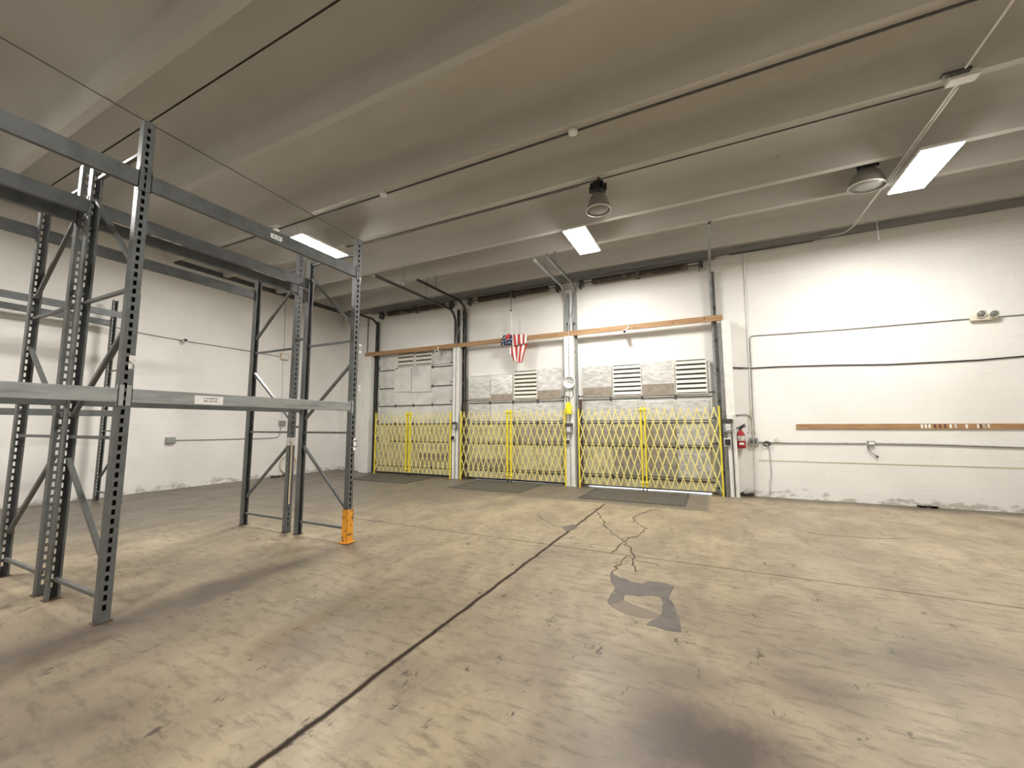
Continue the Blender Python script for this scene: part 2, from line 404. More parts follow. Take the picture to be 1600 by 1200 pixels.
polyfloor([(956, 926), (976, 930), (975, 937), (966, 941), (957, 943), (951, 944), (949, 939)], 'repair_patch', M['concrete_patch'])
mm, nt, bb = newmat('thin_patch'); bb.inputs['Base Color'].default_value = (.19, .155, .11, 1); bb.inputs['Roughness'].default_value = .6
polyfloor([(951, 944.3), (957, 943.3), (966, 941.3), (975, 938), (990, 945), (1010, 952), (1031, 961), (1023, 966), (1005, 965), (985, 961), (970, 956), (957, 949)], 'repair_patch', mm)
def crack(pts, wd, amp=.03):
    P = [onZ(*p) for p in pts]; out = []
    rnd = random.Random(int(pts[0][0]))
    for a, b in zip(P, P[1:]):
        n = max(2, int((b-a).length/.08))
        for k in range(n):
            t = k/n; q = a.lerp(b, t); out.append(Vector((q.x+rnd.uniform(-amp, amp), q.y+rnd.uniform(-amp, amp), 0)))
    out.append(P[-1]); m = MB()
    for i, (a, b) in enumerate(zip(out, out[1:])):
        d = (b-a).normalized(); s = Vector((-d.y, d.x, 0)); w1 = wd*rnd.uniform(.4, 1.1)
        m.obox((a+b)/2+Vector((0, 0, .0012)), (b-a)/2, s*w1/2, Vector((0, 0, .0008)))
    m.build('crack', M['crack'], floor)
crack([(838, 804), (850, 812), (866, 820), (880, 824)], .018)
crack([(928, 794), (936, 803), (945, 822), (958, 834), (975, 845), (985, 860), (990, 872), (994, 894)], .022)
crack([(1020, 796), (1006, 802), (990, 808), (992, 815), (1008, 826), (1000, 836), (980, 842), (968, 852), (955, 865)], .022)
crack([(980, 870), (965, 885), (957, 897)], .02)
crack([(1010, 798), (1040, 795)], .012)
crack([(1262, 832), (1300, 837), (1350, 840), (1385, 842), (1420, 841)], .016, .01)
crack([(1095, 868), (1110, 873)], .02); crack([(988, 875), (1010, 878), (1030, 884)], .012)
m = MB()    # spalled patch on the long joint
q = onZ(890, 824); m.prism([(q.x+math.cos(t)*r_, q.y+math.sin(t)*r_*1.8) for t, r_ in ((0, .12), (.8, .09), (1.6, .14), (2.4, .08), (3.1, .12), (4, .1), (5, .15))], .0003, .002)
m.build('repair_patch', M['concrete_patch'], floor)

# ------------------------------------------------------------------ ceiling lights
def led_light(x, y, label, z=5.5):
    t = thing('ceiling_light', (x, y, z), label, 'ceiling light', 'flat white LED ceiling lights')
    MB().box((x-.235, y-.615, z), (x+.235, y+.615, z+.05)).build('housing', M['white_paint'], t, bevel=.006)
    MB().box((x-.225, y-.605, z-.012), (x+.225, y+.605, z+.001)).build('diffuser', M['led'], t)
    for sy in (-.5, .5):
        yr = min(RIBS, key=lambda v: abs(v-(y+sy)))
        MB().tube([(x, y+sy, z+.05), (x, yr, ZR-.001)], .004, 6).build('suspension_wire', M['grey_steel'], t)
    return t
led_light(-2.27, 8.11, 'lit white LED panel light above the middle dock door, nearest the door tracks')
led_light(3.13, 8.07, 'lit white LED panel light at the right beside the unlit reflector lamp and conduit')
led_light(-7.545, 5.85, 'lit white LED panel light seen behind the top of the tall rack')
for x, y in ((4.2, 1.0), (-2.1, -1.3), (-8.3, .4)):
    led_light(x, y, 'lit white LED panel light on the ceiling behind the camera')

def high_bay(x, y, zrim, r, h, label, top, tilt=(0, 0, 1)):
    t = thing('high_bay_lamp', (x, y, zrim+h), label, 'ceiling lamp', 'unlit bell-shaped high bay lamps')
    ax = Vector(tilt).normalized(); c = Vector((x, y, zrim))
    MB().lathe(c, [(r, 0), (r*.985, h*.2), (r*.9, h*.45), (r*.74, h*.72), (r*.52, h*.9), (r*.36, h), (r*.33, h*.985), (r*.5, h*.87), (r*.71, h*.7), (r*.87, h*.44), (r*.955, h*.2), (r*.97, .002)], 32, axis=ax).build('reflector', M['reflector'], t)
    MB().lathe(c, [(r*.965, -.008), (r*1.04, -.008), (r*1.04, .012), (r*.965, .012), (r*.965, -.008)], 32, axis=ax).build('rim', M['reflector_rim'], t)
    MB().lathe(c, [(0, -.02), (r*.5, -.012), (r*.962, .004), (r*.962, .010), (0, .006)], 32, axis=ax).build('prismatic_lens', M['reflector'], t)
    MB().lathe(c, [(0, h*.25), (.04, h*.28), (.06, h*.45), (.05, h*.65), (.025, h*.8), (.025, h)], 16, axis=ax).build('bulb', M['white_plastic'], t)
    b = MB(); g = c+ax*h
    b.lathe(g, [(0, -.01), (.09, -.01), (.12, .03), (.12, .16), (.08, .2), (0, .2)], 10, axis=ax, smooth=False)
    for k in range(8):
        an = k*math.pi/4; b.obox(g+ax*.09+Vector((math.cos(an)*.13, math.sin(an)*.13, 0)), Vector((math.cos(an), math.sin(an), 0))*.02, Vector((-math.sin(an), math.cos(an), 0))*.01, ax*.06)
    b.build('ballast_housing', M['black'], t)
    MB().tube([g+ax*.19, g+ax*.20, Vector((g.x+.01, g.y, top-.001))], .018, 8).tube([g+ax*.2+Vector((.05, 0, 0)), Vector((g.x+.06, g.y+.01, (g.z+.18+top)/2)), Vector((g.x+.02, g.y, top-.003))], .008, 6).build('hanging_hook', M['dark_steel'], t)
    return t
high_bay(-1.55, 6.58, 5.255, .20, .31, 'unlit bell-shaped lamp with black ballast hanging left, above the middle light panel', ZR)
high_bay(2.61, 8.60, 5.67, .255, .30, 'unlit domed lamp tucked between ceiling ribs beside the right light panel', ZC, (.1, -.05, 1))

# ------------------------------------------------------------------ ceiling conduits and cable
def runthing(name, label, cat, pts, r, mat, n=8, group=None):
    o = MB().tube(pts, r, n).build(name, mat, None, origin=Vector(pts[0])); tag(o, label, cat, group); return o
c = thing('conduit', (0, 5.31, ZR-.02), 'long dark conduit along a ceiling rib, dotted with round white boxes', 'pipe')
MB().tube([(-11.6, 5.31, ZR-.02), (8.6, 5.31, ZR-.02)], .017).build('pipe', M['dark_steel'], c)
for px, py in ((594, 300), (893, 201), (430, 358)):
    q = onZ(px, py, ZR-.03); MB().lathe((q.x, 5.29, ZR-.06), [(0, 0), (.06, 0), (.068, .01), (.068, .058), (0, .058)], 16).build('junction_cap', M['white_paint'], c)
c = thing('conduit', (0, 6.6, ZR-.018), 'thin grey conduit along the ceiling rib that carries the bell-shaped lamp', 'pipe')
MB().tube([(-7.6, 6.62, ZR-.016), (2.85, 6.62, ZR-.016)], .012).tube([(-7.6, 6.62, ZR-.016), (-7.45, 6.5, ZR-.06), (-7.2, 6.65, ZR-.04), (-4.2, 6.665, ZR-.016), (-1.9, 6.665, ZR-.016)], .008).build('pipe', M['dark_steel'], c)
runthing('ceiling_wire', 'thin wire strung under the ceiling ribs above the tall rack', 'wire', [(-6.62, -1, ZR-.010), (-6.80, 1.3, ZR-.010), (-6.9, 2.52, ZR-.010), (-7.0, 4.6, ZR-.010), (-7.08, 6.38, ZR-.010)], .006, M['dark_steel'], 6)
c = thing('conduit', (2.95, 6.5, ZR-.02), 'white conduit crossing under the ceiling ribs beside the right light panel', 'pipe')
MB().tube([(2.92, 3.2, ZR-.013), (2.94, 6.4, ZR-.013), (2.95, 6.6, ZR-.05), (2.95, 9.2, ZR-.05), (2.93, 10.60, ZR-.06), (2.80, 10.70, ZR-.12), (2.3, 10.715, 5.70)], .013).tube([(2.99, 6.65, ZR-.05), (2.995, 9.1, ZR-.05)], .011).build('pipe', M['white_paint'], c)
MB().box((2.83, 6.43, ZR-.075), (3.10, 6.57, ZR-.003)).build('junction_box', M['white_paint'], c)
MB().box((2.74, 6.36, ZR-.035), (3.0, 6.425, ZR-.003)).build('junction_bracket', M['dark_steel'], c)
q = onY(1370, 350, 10.3)
runthing('pull_cord', 'thin white cord hanging from the ceiling edge right of the conduit', 'cord', [(q.x-.02, 10.58, ZR-.004), (q.x-.01, 10.4, 5.8), (q.x, 10.3, 5.7), (q.x+.01, 10.3, onY(1371, 376, 10.3).z)], .007, M['white_paint'], 6)
c = runthing('conduit', 'dark conduit along the top of the wall above the right-hand door column', 'pipe', [(2.25, 10.715, 5.67), (1.0, 10.715, 5.665), (.6, 10.715, 5.665)], .013, M['dark_steel'])
struct(MB().box((XL+.001, 5.3, ZR-.03), (XL+.05, YB-.07, ZR+.10)).build('trim_3', M['dark_steel']))

# ------------------------------------------------------------------ pallet racks
PITCH_S = .0762
def post_mesh(h, face, closed=False):
    """slotted C-section post; origin at foot centre, aisle face towards sign(face)*X, width along Y"""
    m = MB(); w2 = .042; d = .075; f = face
    xa = f*d/2; xb = -f*d/2
    # aisle face with teardrop slots
    sw = .0125; y0 = -.004
    zs = [0]; k = 0; z = .10; slots = []
    while z+.045 < h-.02: slots.append((z, z+.045)); z += PITCH_S
    def quad(a, b, c_, d_): m.add([a, b, c_, d_], [(0, 1, 2, 3)])
    quad((xa, -w2, 0), (xa, y0-sw, 0), (xa, y0-sw, h), (xa, -w2, h)); quad((xa, y0+sw, 0), (xa, w2, 0), (xa, w2, h), (xa, y0+sw, h))
    prev = 0
    for a, b in slots:
        quad((xa, y0-sw, prev), (xa, y0+sw, prev), (xa, y0+sw, a), (xa, y0-sw, a))
        # taper of the teardrop towards its foot
        if False: m.add([(xa, y0-sw, a), (xa, y0-sw*.6, a), (xa, y0-sw, b-.004)], [(0, 1, 2)])
        prev = b
    quad((xa, y0-sw, prev), (xa, y0+sw, prev), (xa, y0+sw, h), (xa, y0-sw, h))
    if closed: quad((xb, -w2, 0), (xb, w2, 0), (xb, w2, h), (xb, -w2, h))
    # side faces with small round-ish bolt holes
    for sy in (-1, 1):
        y = sy*w2; hx = f*.006; hs = .0045
        quad((xa, y, 0), (hx+f*hs, y, 0), (hx+f*hs, y, h), (xa, y, h)); quad((hx-f*hs, y, 0), (xb, y, 0), (xb, y, h), (hx-f*hs, y, h))
        prev = 0
        for a, b in slots[::2]:
            c_ = (a+b)/2
            quad((hx+f*hs, y, prev), (hx-f*hs, y, prev), (hx-f*hs, y, c_-hs), (hx+f*hs, y, c_-hs)); prev = c_+hs
        quad((hx+f*hs, y, prev), (hx-f*hs, y, prev), (hx-f*hs, y, h), (hx+f*hs, y, h))
        quad((xb, y, 0), (xb, y-sy*.016, 0), (xb, y-sy*.016, h), (xb, y, h))
    return m
def frame(root, xo, xi, y, ho, hi, guard=False):
    """xo outer post x, xi inner post x (braces climb between them)"""
    s = 1 if xo > xi else -1
    for x, f, h in ((xo, s, ho), (xi, -s, hi)):
        mb = post_mesh(h, f, x == xo and x > -6); mb.v = [(a+x, b+y, c) for a, b, c in mb.v]
        p = mb.build('upright', M['rack'], root, origin=(x, y, 0), solid=.0025)
        MB().box((x-.05, y-.058, 0), (x+.05, y+.058, .006)).build('foot_plate', M['rust'], p)
    a, b = xo-s*.045, xi+s*.045
    for z in (.19, 1.50, 2.82, 4.12):
        MB().bar((a, y, z), (b, y, z), .028, .034).build('brace', M['rack'], root)
    for z0, z1 in ((.46, 1.29), (2.48, 1.70), (3.06, 3.90)):
        MB().bar((a, y, z0), (b, y, z1), .034, .034).build('brace', M['rack'], root)
def beam(root, x, y0, y1, z0, z1, side, mat, thick=.045):
    """step beam: box tube with a lower inner step, end plates with hooks"""
    s = side
    m = MB().box((x, y0+.045, z0), (x-s*thick*.6, y1-.045, z1)).box((x-s*thick*.6+s*.001, y0+.045, z0), (x-s*thick, y1-.045, z1-.038))
    o = m.build('beam', mat, root, origin=(x, (y0+y1)/2, z0), bevel=.004)
    for y in (y0+.0435, y1-.0435):
        sy = 1 if y < (y0+y1)/2 else -1
        e = MB().box((x+s*.004, y-.035*sy, z0-.03), (x+s*.0005, y+.004*sy, z1+.03)).box((x+s*.004, y-.001*sy, z0-.03), (x-s*thick, y+.004*sy, z1+.03))
        e.build('end_plate', mat, o)
    return o
XO, XI, X2I, X2O = -4.57, -5.58, -5.84, -6.90
Y0, Y1, Y2 = -.83, 1.67, 4.18
r1 = thing('pallet_rack', (XO, Y1, 0), 'tall grey pallet rack nearest the camera, beams at two levels, orange guard on one post', 'pallet rack', 'grey pallet racks')
frame(r1, XO, XI, Y1, 4.40, 4.24); frame(r1, XO, XI, Y2, 4.34, 4.19); frame(r1, XO, XI, Y0, 4.40, 4.24)
for ya, yb in ((Y0, Y1), (Y1, Y2)):
    beam(r1, XO+.040, ya, yb, 3.755, 3.905, 1, M['rack_top']); beam(r1, XI-.040, ya, yb, 3.755, 3.905, -1, M['rack_top'])
    beam(r1, XO+.040, ya, yb, 1.805, 1.925, 1, M['rack_lit']); beam(r1, XI-.040, ya, yb, 1.80, 1.915, -1, M['rack_top'])
r2 = thing('pallet_rack', (X2O, Y1, 0), 'tall grey pallet rack back to back behind the nearest one, beams only at the top', 'pallet rack', 'grey pallet racks')
frame(r2, X2O, X2I, Y1, 4.16, 4.34); frame(r2, X2O, X2I, Y2, 4.17, 4.37); frame(r2, X2O, X2I, Y0, 4.16, 4.34)
for ya, yb in ((Y0, Y1), (Y1, Y2)):
    beam(r2, X2O-.040, ya, yb, 3.76, 3.905, -1, M['rack_top']); beam(r2, X2I+.042, ya, yb, 3.70, 3.85, 1, M['rack_top'])
r3 = thing('pallet_rack', (-12.04, 4.12, 0), 'shadowed grey pallet rack standing against the left wall, seen through the nearer racks', 'pallet rack', 'grey pallet racks')
frame(r3, -12.04, -11.02, 4.12, 4.45, 4.45); frame(r3, -12.04, -11.02, 1.4, 4.45, 4.45)
for x, s in ((-11.02+.04, 1), (-12.04-.04, -1)):
    beam(r3, x, 1.4, 4.12, 3.85, 3.98, s, M['rack_top'])
beam(r3, -11.02+.04, 1.4, 4.12, 1.80, 1.92, 1, M['rack_top'])
# row spacers between the two rows
for y in (Y1, Y2):
    for z in (2.95, 1.58):
        MB().box((XI-.0385, y-.02, z-.015), (X2I+.0385, y+.02, z+.02)).build('row_spacer', M['rack'], r1)
# orange guard on the far aisle post
def guard():
    m = MB(); x, y, h = XO, Y2, .45
    m.box((x-.045, y-.055, .012), (x+.055, y-.048, h)).box((x+.048, y-.055, .012), (x+.055, y+.055, h)).box((x-.045, y+.048, .012), (x+.055, y+.055, h))
    m.box((x-.08, y-.09, .008), (x+.085, y+.09, .016)); return m.build('post_guard', M['orange'], r1, bevel=.003)
guard()
def text_mesh(s, size, ext=.0004):
    cu = bpy.data.curves.new('txt', 'FONT'); cu.body = s; cu.size = size; cu.extrude = ext; cu.align_x = 'CENTER'; cu.align_y = 'CENTER'
    to = bpy.data.objects.new('txt', cu); col.objects.link(to)
    bpy.context.view_layer.update()
    me = bpy.data.meshes.new_from_object(to.evaluated_get(bpy.context.evaluated_depsgraph_get()))
    bpy.data.objects.remove(to); return me
def text(s, size, loc, rot, mat, parent, name='lettering'):
    me = text_mesh(s, size); me.materials.clear(); me.materials.append(mat)
    o = bpy.data.objects.new(name, me); col.objects.link(o); o.parent = parent
    o.location = Vector(loc)-world_loc(parent); o.rotation_euler = rot; return o
RX = (math.pi/2, 0, math.pi/2)     # reads from the +X side
# stickers on the beams and posts
def sticker(px, py, w, h, mat=None, parent=r1, x=XO+.0455, tx=None, size=.03):
    q = onX(px, py, x)
    o = MB().box((x-.0005, q.y-w/2, q.z-h/2), (x+.0008, q.y+w/2, q.z+h/2)).build('sticker', mat or M['label'], parent, origin=(x, q.y, q.z))
    if tx:
        for k, t in enumerate(tx): text(t, size, (x+.0012, q.y, q.z+(len(tx)-1)*size*.55-k*size*1.15), RX, M['ink'], o)
    return o
sticker(327, 625.5, .26, .085, tx=None, x=XO+.0412)
q = onX(327, 625.5, XO+.0412); rr_ = random.Random(4); mk = MB()
for row, zz in ((0, .018), (1, -.010)):
    yy = q.y-.05
    while yy < q.y+.075:
        wd = rr_.uniform(.004, .009); hh = rr_.choice((.009, .012, .014)); mk.box((XO+.0421, yy, q.z+zz-.006), (XO+.0427, yy+wd, q.z+zz-.006+hh)); yy += wd+(.003 if rr_.random() > .15 else .012)
mk.build('faded_print', M['brown_ink'], r1)
sticker(432, 371, .14, .055, tx=['A-25'], size=.05, x=XO+.0412)
sticker(206, 566, .042, .12, mat=M['label_worn'], x=XO+.0395)
q = onX(560, 495, XO+.0395)
for (px, py, w_, h_, tx, sz) in ((563, 545, .05, .13, ['B'], .1), (562, 606, .035, .085, ['I'], .06), (554, 694, .05, .17, ['C'], .14), (563, 438, .03, .09, None, .03)):
    sticker(px, py, w_, h_, M['label'] if tx else M['label_worn'], x=XO+.0395, tx=tx, size=sz)
# beige labels under the rear top beams
for px, py, w_ in ((200, 352, .35), (260, 375, .3), (420, 432, .5)):
    q = onX(px, py, XI-.03); MB().box((XI-.038, q.y-w_/2, 3.7535), (XI-.002, q.y+w_/2, 3.756)).build('sticker', M['label_worn'], r1)
q = onX(455, 457, XI)
# silver tape and dangling strap on the far inner post
q = onX(452, 727, X2I)
tp = MB().box((X2I-.0425, Y2-.047, 1.30), (X2I+.0425, Y2-.0425, 1.42)).box((X2I+.0385, Y2-.047, 1.30), (X2I+.043, Y2+.047, 1.42))
tp.build('silver_tape', M['foil'], r2)
st = MB(); pts = [(X2I+.05, Y2-.02, 1.36), (X2I+.058, Y2-.02, 1.0), (X2I+.05, Y2-.02, .7), (X2I+.056, Y2-.02, .42)]
for a, b in zip(pts, pts[1:]): st.bar(a, b, .004, .022)
st.build('hanging_strap', M['tan'], r2)
q = onY(437, 459, Y2)

# ------------------------------------------------------------------ dock doors
LV23 = [(.05, .27), (.275, 1.055), (1.065, 1.645), (1.655, 2.265), (2.275, 3.13)]
LV1 = [(.05, .25), (.255, 1.065), (1.075, 1.645), (1.655, 2.255), (2.265, 2.865), (2.875, 3.495), (3.505, 4.22)]
YD = 10.665      # inside face of door sections
def dock_door(n, xa, xb, levels, label):
    t = thing('door_%d' % n, ((xa+xb)/2, YD, 0), label, 'dock door'); t['kind'] = 'structure'
    W = xb-xa
    for i, (z0, z1) in enumerate(levels):
        mat = M['panel_yellow'] if z1 < 1.9 else M['panel_white']
        s = MB()
        s.box((xa, YD+.012, z0), (xb, YD+.055, z1))                       # skin
        s.box((xa, YD, z1-.03), (xb, YD+.012, z1)) ; s.box((xa, YD, z0), (xb, YD+.012, z0+.03))   # rails
        for k in range(5 if n == 1 else 5):
            x = xa+W*k/4; s.box((x-.03 if k else x, YD-.001, z0+.03), (x+.03 if k < 4 else x, YD+.012, z1-.03))
        o = s.build('door_section', mat, t, origin=((xa+xb)/2, YD, z0))
        if i: # dark joint strip
            MB().box((xa, YD-.006, z0-.022), (xb, YD+.02, z0+.014)).build('hinge_rail', M['dark_steel'], o)
            for k in (1, 2, 3): MB().box((xa+W*k/4-.03, YD-.014, z0-.05), (xa+W*k/4+.03, YD-.005, z0+.05)).build('hinge', M['dark_steel'], o)
        for x, sx in ((xa, -1), (xb, 1)):
            if i or True:
                MB().tube([(x-sx*.06, YD-.03, z0+.1), (x+sx*.10, YD-.03, z0+.1)], .012).lathe((x+sx*.05, YD-.03, z0+.1), [(0, 0), (.03, 0), (.03, .03), (0, .03)], 12, axis=(sx, 0, 0)).build('roller', M['dark_steel'], o)
    MB().box((xa, YD, (.003, .006, .022)[n-1]), (xb, YD+.05, .05)).build('bottom_seal', M['black'], t)
    return t
def foil_panels(t, spec):
    for (xa, xb, z0, z1, mt) in spec:
        MB().box((xa, YD-.022, z0), (xb, YD-.0015, z1)).build('insulation_panel', M[mt], t, bevel=.006)
def louvre(t, xa, xb, z0, z1, n):
    o = MB().box((xa, YD-.012, z0), (xb, YD-.0015, z1)).build('louvre_back', M['louvre_dark'], t)
    f = MB(); e = .02
    f.box((xa, YD-.035, z0), (xa+e, YD-.012, z1)).box((xb-e, YD-.035, z0), (xb, YD-.012, z1)).box((xa+e, YD-.035, z0), (xb-e, YD-.012, z0+e)).box((xa+e, YD-.035, z1-e), (xb-e, YD-.012, z1))
    fr = f.build('louvre_frame', M['louvre'], t)
    p = (z1-z0-2*e)/n; bl = MB()
    for k in range(n):
        z = z0+e+p*(k+.5); bl.obox(((xa+xb)/2, YD-.03, z), Vector(((xb-xa)/2-e, 0, 0)), Vector((0, .013, .30*p)), Vector((0, .0015, -.0008)))
    bl.build('louvre_slats', M['louvre'], t)

d1 = dock_door(1, -10.36, -7.30, LV1, 'tall white sectional dock door on the left, reaching above the timber beam')
d2 = dock_door(2, -6.70, -3.60, LV23, 'middle sectional dock door behind yellow gate, one louvre in its top section')
d3 = dock_door(3, -3.10, .06, LV23, 'right sectional dock door with foil insulation and two louvres in its top section')
def X(px, py): return onY(px, py, YD-.02).x
def Z(px, py): return onY(px, py, YD-.02).z
# door 1
louvre(d1, X(621, 570), X(646.5, 570), 3.60, Z(634, 551), 3); louvre(d1, X(649, 570), X(675, 570), 3.60, Z(662, 549), 3)
foil_panels(d1, [(X(616, 600), X(642, 600), 2.73, 3.52, 'panel_white'), (X(643, 600), X(673, 600), 2.70, 3.54, 'panel_white'), (X(678, 560), X(705, 560), 3.58, 4.18, 'foil'),
                 (-10.3, X(612, 600), .95, 1.55, 'panel_yellow'), (X(652, 700), -7.4, .45, 1.03, 'panel_yellow')])
# door 2
z0, z1 = 2.33, 3.10
foil_panels(d2, [(-6.66, X(766, 600), z0, 2.98, 'foil'), (X(767, 600), X(801, 600), z0, z1, 'foil'), (X(840, 600), -3.66, z0, 3.2, 'foil'),
                 (-6.64, X(766, 600), 1.72, 2.22, 'foil'), (X(767, 600), X(801, 600), 1.72, 2.2, 'panel_white'), (X(802, 600), -3.66, 1.72, 2.22, 'foil'),
                 (-6.6, X(798, 680), 1.12, 1.60, 'panel_yellow'), (X(803, 680), -3.68, 1.12, 1.60, 'dirty_foil'), (-6.6, X(798, 700), .34, 1.0, 'panel_yellow'), (X(803, 700), -3.68, .34, 1.0, 'panel_yellow')])
def stain_band(t, xa, xb, z0, z1):
    MB().box((xa+.005, YD-.0245, z0), (xb-.005, YD-.0215, z1)).build('stained_foil_strip', M['stained_foil'], t)
stain_band(d2, X(767, 600), X(801, 600), 2.34, 2.52); stain_band(d2, X(840, 600), -3.67, 2.34, 2.58); stain_band(d2, -6.65, X(766, 600), 2.34, 2.42)
louvre(d2, X(803, 600), X(839.5, 600), 2.34, 3.19, 7)
# door 3
foil_panels(d3, [(-3.07, X(956.5, 600), 2.33, 3.17, 'foil'), (X(1003, 600), X(1055, 600), 2.33, 3.19, 'foil'),
                 (-3.05, X(955, 600), 1.72, 2.22, 'foil'), (X(956, 600), X(1003, 600), 1.72, 2.24, 'foil'), (X(1006, 600), X(1055, 640), 1.72, 2.2, 'foil'), (X(1057, 600), 0.0, 1.72, 2.2, 'foil'),
                 (-3.05, X(957, 680), 1.12, 1.60, 'dirty_foil'), (X(959, 680), X(1002, 680), 1.12, 1.56, 'dirty_foil'), (X(1008, 680), X(1055, 680), 1.12, 1.60, 'dirty_foil'), (X(1058, 680), -.02, 1.12, 1.60, 'foil'),
                 (-3.05, X(957, 680), .34, 1.0, 'panel_yellow'), (X(959, 680), X(1002, 680), .34, 1.0, 'dirty_foil'), (X(1008, 680), X(1055, 680), .34, 1.0, 'dirty_foil'), (X(1058, 680), -.02, .34, 1.0, 'foil')])
stain_band(d3, -3.06, X(956, 600), 2.34, 2.60); stain_band(d3, X(1003.5, 600), X(1054, 600), 2.34, 2.62)
stain_band(d2, -6.59, X(797, 680), .35, .60); stain_band(d1, X(652, 700), -7.42, .46, .72)
louvre(d3, X(958, 600), X(1002.5, 600), 2.34, 3.17, 7); louvre(d3, X(1056, 600), -.02, 2.34, 3.19, 7)

# ------------------------------------------------------------------ door tracks
def track(x, z_bend, y_end, label, brk=None, mat='grey_steel', drop=True, z_h=5.40, side=1, up_only=None):
    t = thing('door_track', (x, 10.6, 0), label, 'door track', 'overhead dock door tracks')
    yt = 10.62; R = .38
    pts = [(x, yt, .02), (x, yt, z_h-R)]
    if up_only:
        pts[-1] = (x, yt, up_only)
    else:
        for k in range(1, 8):
            a_ = k/7*math.pi/2; pts.append((x, yt-R*(1-math.cos(a_)), z_h-R+R*math.sin(a_)))
        pts.append((x, y_end, z_h))
    r = MB()
    for a, b in zip(pts, pts[1:]):      # C-section: web and two flanges
        a, b = Vector(a), Vector(b); d = (b-a).normalized(); sx = Vector((1, 0, 0)); nn = sx.cross(d).normalized(); e = d*.001
        c_ = (a+b)/2
        r.obox(c_+sx*side*.024, (b-a)/2+e, sx*.0015, nn*.028); r.obox(c_+nn*.028, (b-a)/2+e, sx*.025, nn*.0015); r.obox(c_-nn*.028, (b-a)/2+e, sx*.025, nn*.0015)
    r.build('rail', M[mat], t)
    # wall angle and brackets
    ang = MB().box((x+side*.028, 10.66, .02), (x+side*.085, 10.665, 5.30)).box((x+side*.085, 10.60, .02), (x+side*.09, YB-.001, 5.30))
    ang.build('wall_angle', M['grey_steel' if mat == 'grey_steel' else mat], t)
    b = MB()
    for z in (.5, 1.35, 2.15, 2.9, 3.6, 4.4): b.box((x+side*.024, 10.60, z-.03), (x+side*.088, 10.66, z+.03))
    b.build('track_bracket', M['dark_steel'], t)
    if not up_only:
        for yy in (8.12, 9.09):
            if yy < y_end+.1: continue
            MB().box((x-.015, yy-.02, z_h+.03), (x+.015, yy+.02, z_h+.045)).bar((x, yy, z_h+.03), (x+side*.05, yy, ZR-.001), .035, .004).build('hanger', M['grey_steel' if mat != 'white_paint' else 'white_paint'], t)
    return t
track(-10.46, 0, 9.3, 'dark curved overhead track at the far left dock door, beside its left edge', mat='dark_steel', side=-1, z_h=5.32)
track(-7.18, 0, 7.1, 'long dark overhead track reaching furthest into the room, right edge of the left door', mat='dark_steel', side=1, z_h=5.24)
track(-6.80, 0, 8.25, 'dark overhead track with raised stop, left edge of the middle dock door', mat='dark_steel', side=-1, z_h=5.44)
track(-3.50, 0, 8.3, 'pale overhead track, left one of the bright pair above the second column', side=1, z_h=5.42)
track(-3.20, 0, 8.45, 'pale overhead track, right one of the bright pair above the second column', side=-1, z_h=5.47)
track(.16, 0, 8.3, 'overhead track at the right edge of the right dock door, seen end on', side=1, z_h=5.44)

# torsion spring shafts above the doors
def spring_shaft(xa, xb, z, label, sag=0):
    t = thing('torsion_spring_shaft', ((xa+xb)/2, 10.58, z), label, 'door spring', 'torsion spring shafts over the dock doors')
    MB().tube([(xa, 10.6, z), (xb, 10.6, z)], .016).build('shaft', M['dark_steel'], t)
    xm = (xa+xb)/2
    for a, b in ((xa+.35, xm-.06), (xm+.06, xb-.35)):
        m = MB(); n = int((b-a)/.022); pts = []; rr = []
        for k in range(n*2+1):
            x = a+(b-a)*k/(n*2); pts.append((x, 10.6, z-.0*math.sin(math.pi*k/(n*2)))); rr.append(.082 if k % 2 else .066)
        m.tube(pts, rr, 12); m.build('torsion_spring', M['spring'], t)
    MB().box((xm-.05, 10.52, z-.08), (xm+.05, YB-.001, z+.10)).build('centre_bracket', M['dark_steel'], t)
    for x in (xa+.05, xb-.05):
        MB().lathe((x-.04, 10.6, z), [(0, 0), (.1, 0), (.1, .02), (.075, .03), (.075, .05), (.1, .06), (.1, .08), (0, .08)], 20, axis=(1, 0, 0)).build('cable_drum', M['dark_steel'], t)
        MB().box((x-.06, 10.53, z-.13), (x-.05, YB-.001, z+.12)).build('end_bracket', M['dark_steel'], t)
spring_shaft(-10.34, -7.27, 5.50, 'dark spring shaft under the roof edge above the left dock door')
spring_shaft(-6.67, -3.64, 5.50, 'dark spring shaft under the roof edge above the middle dock door')
spring_shaft(-3.06, .03, 5.50, 'dark spring shaft under the roof edge above the right dock door')
# steel angle header behind the shafts, along the roof edge
struct(MB().box((XL+.06, 10.70, 5.685), (XR-.01, YB-.0005, ZR-.001)).box((XL+.06, 10.68, 5.68), (XR-.01, 10.7, 5.70)).box((-10.9, 10.66, 5.62), (.3, YB-.0005, 5.684)).box((-10.9, 10.60, 5.668), (.3, 10.66, 5.676)).build('trim_2', M['ledger']))

